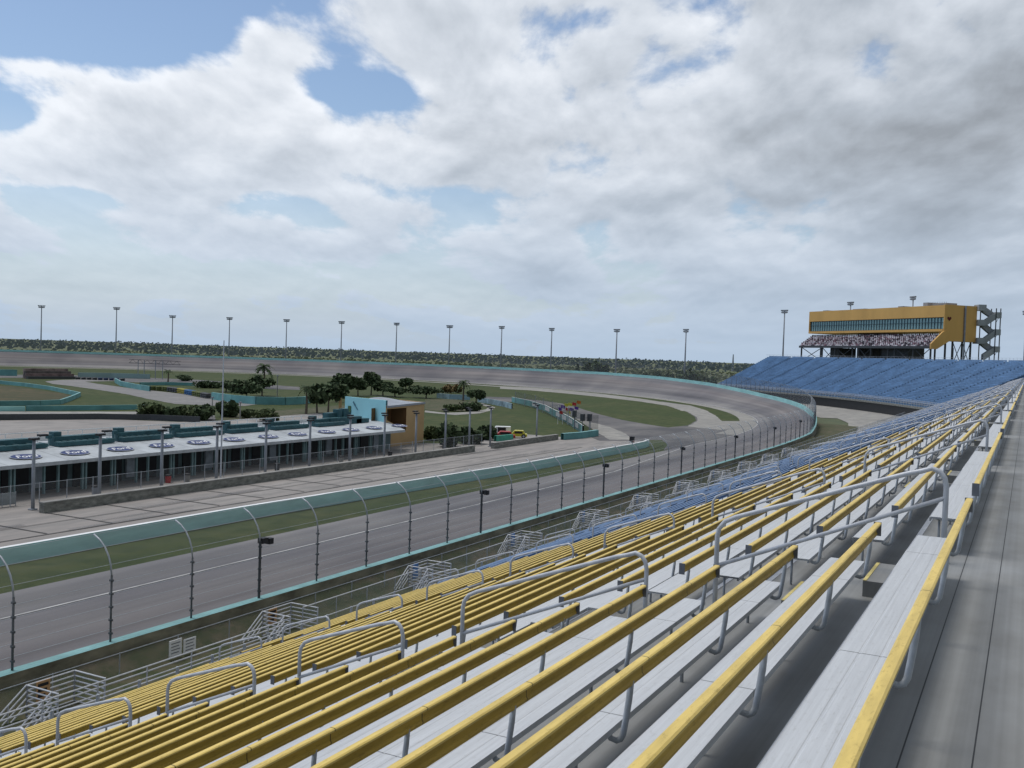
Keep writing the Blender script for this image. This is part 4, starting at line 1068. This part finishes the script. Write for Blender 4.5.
# overhead sign gantry
q0=P(135,378); q1=P(152,378.8); r=empty('gantry',q0); tag(r,'dark overhead truss gantry on thin legs across the infield road','gantry')
zt_=6.2; 
dirg=(q1-q0).normalized(); L0=-dirg*2.5; L1=dirg*((q1-q0).length+11)
for zz_ in (zt_,zt_-1.2): MB().bar(L0+UP*zz_,L1+UP*zz_,.09,n=5).build('chord',m_dark,r)
b=MB()
n_=14
for k in range(n_):
    p=L0.lerp(L1,k/n_); q=L0.lerp(L1,(k+1)/n_); b.bar(p+UP*(zt_ if k%2 else zt_-1.2),q+UP*(zt_-1.2 if k%2 else zt_),.05,n=4)
b.build('lattice',m_dark,r)
for t in (.18,.3,.52,.66): p=L0.lerp(L1,t); MB().bar(p,p+UP*zt_,.14,n=5).build('leg',m_mast,r)
# infield slim poles
for k,(px,pb,pt) in enumerate(((212,417,398),(240,419,403),(277,401,376),(355,390,0))):
    if pt==0: continue
    q=P(px,pb); hh=hz2(px,pt,q); o=empty('light_pole',q); tag(o,'slim pale pole in the infield, %s from the left'%ORD[k+1],'pole','slim infield poles'); MB().tube([(0,0,0),(0,0,hh)],[.13,.09],6).build('shaft',m_conc,o); MB().box(-.2,.2,-.15,.15,hh-.02,hh+.2).build('cap',m_mast,o)
# flags cluster and signals near the slanting wall
q=P(566,424.5); r=empty('flag_cluster',q); r.scale=(.52,.52,.55); tag(r,'bunch of purple yellow and red flags on white poles by the pit exit','flags')
fl=[(-3.0,4.6,m_purple),(-1.9,5.3,m_purple),(-.8,5.9,m_yveh),(.5,6.1,m_yveh),(1.9,6.3,m_red),(2.7,5.0,m_purple),(-2.4,3.4,m_red),(-.3,4.5,m_red),(1.1,4.5,m_purple),(.1,3.6,m_yveh),(3.4,6.9,M('orange_cloth',(.45,.12,.02)))]
for (dx,z_,mm) in fl:
    c=SD*dx; b=MB(); fx=[]
    for k in range(5): fx.append(c+SD*(k*.34)+SF*(.12*math.sin(k*1.7))+UP*(z_-.06*k))
    for k in range(4): b.quad(fx[k],fx[k+1],fx[k+1]+UP*.95,fx[k]+UP*.95)
    b.build('flag',mm,r)
for dx in (-2.8,-1.2,.4,1.9): c=SD*dx; MB().bar(c,c+UP*6.0,.07,n=5).build('pole',m_wpaint,r)
for k,(px,pb,pt) in enumerate(((574,429,416),(582,434,420),(589,434,420),(590,434,420))):
    if k==3: continue
    q=P(px,pb); hh=hz2(px,pt,q); o=empty('signal_post',q); tag(o,'dark signal head on a slim post at the pit exit, %s from the left'%ORD[k+1],'signal','signal posts at the pit exit'); MB().bar((0,0,0),(0,0,hh),.06,n=5).build('post',m_mast,o); MB().box(-.38,.38,-.25,.25,hh-.15,hh+.95).build('head',m_dark,o)
q=P(611,448); o=empty('pit_signal_board',(q.x,46.0,0)); tag(o,'black signal box standing on the end of the pit wall','signal'); MB().bar((0,0,0),(0,0,1.0),.06,n=5).build('post',m_mast,o); bb=MB().box(-.30,.30,-.25,.25,.95,1.75).build('box',m_black,o)
for xx in (-.14,.14): MB().tube([(xx,-.26,1.12),(xx,-.252,1.12)],.09,8).build('lens',m_red,bb)
# fence with posts by the slanting wall
r=empty('mesh_fence',P(515,404)); tag(r,'tall mesh fence following the slanting advertising wall','fence')
b=MB(); path=[P(*p)-P(515,404) for p in ((515,404),(535,409),(552,417),(568,425),(582,433.5),(598,434))]
for i in range(len(path)-1): b.quad(path[i],path[i+1],path[i+1]+UP*3.0,path[i]+UP*3.0)
b.build('wire_mesh',mesh_mat('dense_mesh',(.06,.07,.07),.35),r)
for i in range(len(path)-1):
    for t in (0,.5): p=path[i].lerp(path[i+1],t); MB().bar(p,p+UP*3.1,.06,n=5).build('post',m_mast,r)
# ---------------------------------------------------------------- vehicles
def car(name,px,py,rz,body,lab,cat,van=False,Lc=3.4):
    q=P(px,py); r=empty(name,q,rz); tag(r,lab,cat)
    h1=.62; h2=1.12 if not van else 1.5; w=.7
    b=MB(); pr=[(-Lc/2,.25),(-Lc/2,h1),(-Lc*.40,h1+.03),(-Lc*.30,h2),(Lc*.12,h2),(Lc*.26,h1+.05),(Lc/2-.06,h1-.10),(Lc/2,.3)] if not van else [(-Lc/2,.25),(-Lc/2,h2),(Lc*.22,h2),(Lc*.36,h1+.1),(Lc/2,h1-.05),(Lc/2,.3)]
    i0=0; b.v=[(x,-w,z) for x,z in pr]+[(x,w,z) for x,z in pr]; n_=len(pr); b.f=[tuple(range(n_)),tuple(range(2*n_-1,n_-1,-1))]+[(k,(k+1)%n_,n_+(k+1)%n_,n_+k) for k in range(n_)]; b.mi=[0]*len(b.f)
    b.build('body',body,r)
    b=MB(); 
    for s in (-1,1): b.box(-Lc*.27,Lc*.13,s*w-.02*(s<0)-.0,s*w+.02*(s>0),h1+.08,h2-.12)
    b.build('side_window',m_black,r)
    for sx in (-Lc*.32,Lc*.32):
        for sy in (-w,w): 
            wh=MB().tube([(sx,sy-.12,.32),(sx,sy+.12,.32)],.32,12).build('wheel',m_black,r)
            MB().tube([(sx,sy-.13,.32),(sx,sy+.13,.32)],.16,8).build('rim',m_brk,wh)
car('parked_van',500,436.5,2.1,m_wpaint,'white van parked beyond the green barrier','van',van=True,Lc=3.0)
car('parked_car',503,439,2.1,m_red,'red car parked in front of the white van','car')
car('parked_car',517,438,2.05,m_yveh,'yellow and black car right of the white van','car',Lc=2.9)
# ---------------------------------------------------------------- vegetation
def crown(rx,ry,rz,n,sz,seed,cz=0,lump=5):
    rd=random.Random(seed); b=MB(); cs=[]
    for _ in range(lump):
        a=rd.uniform(0,6.28); e=rd.uniform(-.4,.9); cs.append((math.cos(a)*rx*.5,math.sin(a)*ry*.5,cz+e*rz*.55,rd.uniform(.45,.7)))
    for _ in range(n):
        c=rd.choice(cs); v=Vector((rd.gauss(0,1),rd.gauss(0,1),rd.gauss(0,1))).normalized()*(rd.random()**.4)
        p=Vector((c[0]+v.x*rx*c[3],c[1]+v.y*ry*c[3],c[2]+v.z*rz*c[3])); s=sz*rd.uniform(.6,1.5)
        u=Vector((rd.gauss(0,1),rd.gauss(0,1),rd.gauss(0,.6))).normalized(); w=u.orthogonal().normalized(); w.rotate(__import__('mathutils').Quaternion(u,rd.uniform(0,6)))
        b.quad(p-u*s-w*s*.6,p+u*s*.4-w*s,p+u*s+w*s*.5,p-u*s*.5+w*s)
    return b
def tree(px,pb,pt,wpx,mt,lab,grp,name='broadleaf_tree',cat='tree',seed=1,bush=False):
    q=P(px,pb); hh=max(.8,hz2(px,pt,q)); dist=q.length; w=wpx*dist/F*1.0/2
    r=empty(name,q,random.uniform(0,6)); tag(r,lab,cat,grp)
    if bush:
        crown(w,w*.8,hh*.55,800,.10*hh+.07,seed,cz=hh*.42,lump=7).build('foliage',mt,r)
        b=MB(); 
        for k in range(3): b.bar((0,0,0),(math.cos(k*2.1)*w*.3,math.sin(k*2.1)*w*.3,hh*.5),.06,.03,n=5)
        b.build('stem',m_trunk,r)
    else:
        crown(w,w,hh*.38,1000,.045*hh+.10,seed,cz=hh*.62,lump=8).build('crown',mt,r)
        b=MB(); b.tube([(0,0,0),(.1,0,hh*.3),(0,.1,hh*.6)],[.2,.15,.08],6)
        for k in range(4): a=k*1.6; b.bar((0,0,hh*(.35+.05*k)),(math.cos(a)*w*.6,math.sin(a)*w*.6,hh*.7),.07,.03,n=5)
        b.build('trunk',m_trunk,r)
def palm(px,pb,pt,wpx,lab,seed=1,mt=None):
    q=P(px,pb); hh=hz2(px,pt,q)*.80; dist=q.length; w=wpx*dist/F/2; rd=random.Random(seed)
    r=empty('palm_tree',q); tag(r,lab,'palm','palms in the infield')
    MB().tube([(0,0,0),(.15,0,hh*.5),(0,.1,hh)],[.26,.2,.16],7).build('trunk',m_trunk,r)
    b=MB()
    for k in range(26):
        a=rd.uniform(0,6.28); el=rd.uniform(-.5,1.1); L_=w*rd.uniform(.85,1.15); dirv=Vector((math.cos(a),math.sin(a),0)); p=Vector((0,.1,hh)); sd=Vector((-dirv.y,dirv.x,0))
        N_=6; pp=[]
        for s in range(N_+1):
            t=s/N_; pp.append(p+dirv*L_*t*math.cos(el*.6)+UP*(L_*(math.sin(el)*t-.75*t*t)))
        for s in range(N_):
            for sg in (-1,1):
                w0=.34*w*(1-abs(2*(s/N_)-.8))*.8+.05; dr=UP*-.25*w0
                b.tri(pp[s],pp[s+1],(pp[s]+pp[s+1])/2+sd*sg*w0+dr+dirv*w0*.5)
    b.build('frond_crown',mt or m_leafd,r)
palm(264,388,361.5,24,'tall palm left of centre standing above the teal barrier',1)
palm(168,382,368,9,'small palm standing alone near the gantry',2)
palm(306,414,381,18,'palm left of the dark tree clump by the blue wall',3)
palm(463,401,377,17,'palm beside the orange bushes in the middle of the infield',4)
palm(256,392,372,16,'shorter palm just left of the tallest infield palm',5)
tree(328,414,382,34,m_leafd,'big dark tree clump left of the light blue wall','infield trees',seed=3)
tree(317,413,386,16,m_leafd,'narrow dark tree at the left of the big clump','infield trees',seed=13)
for k,(px,pb,pt,w,lab) in enumerate(((344,398,373,22,'dark round tree above the left end of the blue wall'),(358,396,377,20,'dark tree above the middle of the blue wall'),(371,395,372,18,'taller dark tree above the right end of the blue wall'),(383,396,381,20,'low dark tree behind the curved roof'),(406,392,378,14,'small round tree right of the curved roof'),(395,397,387,26,'dark bush behind the curved roof'),(426,398,386,34,'wide dark bush right of the curved roof'),(476,404,390,18,'dark bush at the right foot of the palm'),(247,402,380,34,'dark tree clump left of the tall palm'),(262,396,376,26,'dark tree below the tall palm'),(226,392,381,22,'low dark trees behind the flagpole'),(336,402,378,16,'dark tree between the clump and the blue wall'))):
    tree(px,pb,pt,w,m_leafd,lab,'infield trees',seed=20+k)
for k,(px,pb,pt,w,mt,lab) in enumerate(((151,419,402,28,m_leafm,'rounded green bush at the left end of the paddock hedge'),(172,419,406,22,m_leafd,'dark bush second in the paddock hedge'),(188,419,405,24,m_leafm,'green bush in the middle of the paddock hedge'),(206,420,406,24,m_leafd,'dark bush before the slim pole in the hedge'),(227,417,401,22,m_leafd,'taller dark bush right of the flagpole'),(250,418,409,20,m_leafm,'low dull bush at the right end of the hedge'),(268,421,408,26,m_leafm,'scrubby bush under the teal barrier'),(183,381,375,20,m_leafd,'dark oval bush near the small palm'),(208,388,381,26,m_leafd,'long dark bush behind the tyre wall'),(447,393,384,13,m_leafo,'orange bush left of the palm'),(456,393,384,12,m_leafo,'yellow orange bush touching the palm'),(470,411,402,24,m_leafd,'low dark bush by the footpath bend'),(452,411,404,22,m_leafm,'dull bush left of the footpath bend'),(455,447,424,34,m_leafd,'large dark bush behind the lamp posts right of the tan wall'),(472,444,427,26,m_leafd,'dark bush left of the parked cars'),(434,440,426,26,m_leafm,'green bush beside the tan wall'),(487,440,425,18,m_leafd,'dark bush just left of the white van'),(345,384,0,0,m_leafd,''))):
    if w: tree(px,pb,pt,w,mt,lab,'bushes in the infield','bush','bush',60+k,True)
# outside the track: dark shrub groups beyond the wall
OUT=[(588,368.5,360.5,13),(598,369,361,14),(606,369.5,363,9),(577,368,363.5,8),(648,377,371,16),(658,377.5,370,14),(672,379,372,18),(684,380,369,20),(694,381,367.5,16),(703,382,372,18),(712,383,374,12)]
for k,(px,pb,pt,w) in enumerate(OUT):
    dist=circd(px,226 if px>620 else 232); q=PG(px,dist); hh=max(4,hz2(px,pt,q)); ww=w*dist/F/2
    r=empty('shrub',q); tag(r,'dark shrub beyond the outer track wall, %s from the left'%ORD[k+1],'shrub','shrubs beyond the outer wall')
    crown(ww,ww*.8,hh*.5,300,.5,90+k,cz=hh*.5,lump=6).build('foliage',m_leafd if k%3 else m_leafm,r)
    MB().bar((0,0,0),(0,0,hh*.5),.12,n=5).build('stem',m_trunk,r)
# far treeline and scrub: one mass each
def mass(name,label,mt,d0,d1,n,h0_,h1_,sz,a0=-35,a1=75,seed=1,flat=1.0):
    rd=random.Random(seed); b=MB()
    for _ in range(n):
        ang=R(rd.uniform(a0,a1)); dd=rd.uniform(d0,d1); hh=rd.uniform(h0_,h1_)*((.97+.05*math.sin(ang*37+1.3)+.04*math.sin(ang*91)) if h0_>8 else (.75+.25*math.sin(ang*37+1.3)+.15*math.sin(ang*91))); 
        
        if h0_<8 and (math.hypot(dd*math.cos(ang)-150,dd*math.sin(ang)-240)<245 or (dd*math.cos(ang)<160 and dd*math.sin(ang)<470)): continue
        z=hh*rd.random()**.7; p=Vector((dd*math.cos(ang),dd*math.sin(ang),z)); s=sz*rd.uniform(.5,1.4)*(1.15-.6*z/max(hh,.1))
        u=Vector((-math.sin(ang),math.cos(ang),rd.uniform(-.3,.3))); w=Vector((rd.uniform(-.3,.3),rd.uniform(-.3,.3),1))
        b.quad(p-u*s-w*s*.5*flat,p+u*s-w*s*.7*flat,p+u*s*.7+w*s*.6*flat,p-u*s*.8+w*s*.9*flat)
    o=b.build(name,mt); tag(o,label,name.replace('_',' '),kind='stuff'); return o
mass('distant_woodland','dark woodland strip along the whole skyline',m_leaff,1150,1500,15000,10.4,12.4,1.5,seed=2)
mass('far_scrub','pale green and brown scrub in front of the woodland',m_leafb,480,1100,9000,.5,3.2,1.6,seed=4,flat=.6)
mass('marsh_bushes','darker low bushes dotted over the flat scrubland',m_leafm,440,1000,2600,1,4.5,1.3,seed=6,flat=.7)
# single pylon on the skyline right
q=PG(733,1300); o=empty('radio_tower',q); tag(o,'faint tower on the skyline just left of the blue stand','tower'); MB().tube([(0,0,0),(0,0,22)],[1.8,.6],5).build('shaft',m_mast,o)
# ---------------------------------------------------------------- sky
wd=bpy.data.worlds.new('World'); S.world=wd; wd.use_nodes=True; t=wd.node_tree; N=t.nodes; L=t.links; N.clear()
SUN_EL,SUN_AZ=69.,95.   # degrees; azimuth measured from +X toward +Y
out_=N.new('ShaderNodeOutputWorld'); bg=N.new('ShaderNodeBackground'); bg2=N.new('ShaderNodeBackground'); mxs=N.new('ShaderNodeMixShader')
sky=N.new('ShaderNodeTexSky'); sky.sky_type='NISHITA'; sky.sun_disc=False; sky.sun_elevation=R(SUN_EL); sky.sun_rotation=R(90-SUN_AZ); sky.air_density=1.0; sky.dust_density=1.0; sky.ozone_density=2.0
L.new(sky.outputs[0],bg.inputs[0]); bg.inputs[1].default_value=.125
tc=N.new('ShaderNodeTexCoord'); sp=N.new('ShaderNodeSeparateXYZ'); L.new(tc.outputs['Generated'],sp.inputs[0])
def mth(op,a,b_=None,c_=None):
    nd=N.new('ShaderNodeMath'); nd.operation=op
    for i,v in enumerate((a,b_,c_)):
        if v is None: continue
        if isinstance(v,(int,float)): nd.inputs[i].default_value=v
        else: L.new(v,nd.inputs[i])
    return nd.outputs[0]
SEEDZ=3.7
az=mth('MULTIPLY',mth('ARCTAN2',sp.outputs['Y'],sp.outputs['X']),57.2958)
el=mth('MULTIPLY',mth('ARCSINE',sp.outputs['Z']),57.2958)
elc=mth('MAXIMUM',el,0.0)
# perspective of a cloud layer: v = 1/(el+k)
vv=mth('LOGARITHM',mth('ADD',elc,5.0),2.71828)
cmb=N.new('ShaderNodeCombineXYZ'); L.new(mth('MULTIPLY',mth('SUBTRACT',az,28.0),mth('MULTIPLY_ADD',vv,-.075,.42)),cmb.inputs[0]); L.new(mth('MULTIPLY',vv,5.2),cmb.inputs[1]); cmb.inputs[2].default_value=SEEDZ
def noise(vec,sc,det,rough=.55,dist=0.0,off=None):
    nz=N.new('ShaderNodeTexNoise'); nz.inputs['Scale'].default_value=sc; nz.inputs['Detail'].default_value=det; nz.inputs['Roughness'].default_value=rough; nz.inputs['Distortion'].default_value=dist
    if off:
        va=N.new('ShaderNodeVectorMath'); va.operation='ADD'; va.inputs[1].default_value=off; L.new(vec,va.inputs[0]); vec=va.outputs[0]
    L.new(vec,nz.inputs['Vector']); return nz.outputs[0]
n1=noise(cmb.outputs[0],.62,9,.56,.15)
n1b=noise(cmb.outputs[0],.62,6,.50,.15,(0.0,.22,0))      # sampled a bit higher: shading of undersides
n2=noise(cmb.outputs[0],.35,5,.5,0,(7.3,2.1,0))
def blob(a0,e0,ra,re,amp):
    x=mth('DIVIDE',mth('SUBTRACT',az,a0),ra); y=mth('DIVIDE',mth('SUBTRACT',el,e0),re)
    r2=mth('ADD',mth('MULTIPLY',x,x),mth('MULTIPLY',y,y)); return mth('MULTIPLY',mth('EXPONENT',mth('MULTIPLY',r2,-1.0)),amp)
def PA(px,py):
    v=ray(px,py).normalized(); return math.degrees(math.atan2(v.y,v.x)),math.degrees(math.asin(v.z))
# coverage: denser toward the right of the view, open blue windows at upper left
cov=mth('ADD',n1,mth('MULTIPLY_ADD',az,-.0045,.27))
for (px,py,ra,re,amp) in ((140,20,5.5,2.4,-.40),(372,92,3.4,1.1,-.30),(275,45,2.6,1.6,.20),(10,118,1.6,.7,-.22),(75,196,3.,.6,-.20),(130,80,1.6,.5,-.12),(430,195,3,.7,-.12),(275,205,4.5,.9,-.16),(30,95,2.5,1.1,-.14),(0,10,5,3,-.30),(150,275,14,1.2,-.10),(330,285,9,1.0,-.08),
                          (60,110,7,2.0,.17),(40,180,8,1.6,.15),(190,150,9,2.4,.14),(260,110,8,2.2,.14),(150,240,12,.9,.10),(590,20,2.,1.,-.12),(20,60,3,1.0,.18),(450,30,6,3,.12)):
    a0,e0=PA(px,py); cov=mth('ADD',cov,blob(a0,e0,ra,re,amp))
cr=N.new('ShaderNodeValToRGB'); cr.color_ramp.elements[0].position=.49; cr.color_ramp.elements[1].position=.62; L.new(cov,cr.inputs[0]); cr.color_ramp.interpolation='EASE'
# cloud brightness
lit=mth('SUBTRACT',n1,n1b)
thick=mth('SUBTRACT',cov,.60)
br=mth('ADD',mth('MULTIPLY',lit,1.9),mth('MULTIPLY',mth('SUBTRACT',n2,.5),-.35))
br=mth('ADD',br,mth('MULTIPLY',mth('MAXIMUM',thick,0.0),-.80))
br=mth('ADD',br,mth('MULTIPLY_ADD',az,.0035,.655))
for (px,py,ra,re,amp) in ((960,190,6,4.0,-.24),(600,290,7,1.4,-.10),(900,110,7,3,-.12),(1000,40,6,3,-.05),(780,200,6,1.6,-.10),(760,130,8,2.0,-.10),(700,205,7,1.0,-.12),(100,130,10,3,.15),(280,100,9,2.5,.12),(480,60,6,2.5,.05),(1000,60,5,3,-.06),(960,320,9,3,.02)):
    a0,e0=PA(px,py); br=mth('ADD',br,blob(a0,e0,ra,re,amp))
cb=N.new('ShaderNodeValToRGB'); e=cb.color_ramp.elements; e[0].position=.18; e[0].color=(.29,.32,.36,1); e[1].position=1.0; e[1].color=(.80,.835,.89,1)
q=e.new(.45); q.color=(.42,.465,.525,1); q=e.new(.72); q.color=(.60,.645,.71,1)
L.new(br,cb.inputs[0])
# haze toward the horizon
hz_=N.new('ShaderNodeMapRange'); hz_.inputs['From Min'].default_value=0; hz_.inputs['From Max'].default_value=12; hz_.inputs['To Min'].default_value=1; hz_.inputs['To Max'].default_value=0; L.new(elc,hz_.inputs['Value'])
hp=mth('MULTIPLY',mth('POWER',hz_.outputs[0],1.15),.97)
mh=N.new('ShaderNodeMix'); mh.data_type='RGBA'; L.new(hp,mh.inputs[0]); L.new(cb.outputs[0],mh.inputs[6]); mh.inputs[7].default_value=(.40,.50,.63,1)
L.new(mh.outputs[2],bg2.inputs[0]); bg2.inputs[1].default_value=1.12
fac=mth('MAXIMUM',cr.outputs[0],mth('MULTIPLY',hp,1.0))
L.new(fac,mxs.inputs[0]); L.new(bg.outputs[0],mxs.inputs[1]); L.new(bg2.outputs[0],mxs.inputs[2]); L.new(mxs.outputs[0],out_.inputs[0])
sn=bpy.data.lights.new('sun','SUN'); sn.energy=2.1; sn.angle=R(22); sn.color=(1,.96,.90); so=bpy.data.objects.new('sun',sn); COL.objects.link(so)
dirs=Vector((math.cos(R(SUN_EL))*math.cos(R(SUN_AZ)),math.cos(R(SUN_EL))*math.sin(R(SUN_AZ)),math.sin(R(SUN_EL))))
so.rotation_euler=dirs.to_track_quat('Z','Y').to_euler()
S.view_settings.view_transform='Standard'; S.view_settings.look='None'; S.view_settings.exposure=0; S.view_settings.gamma=1
S.cycles.max_bounces=5; S.cycles.transparent_max_bounces=24; S.cycles.diffuse_bounces=3
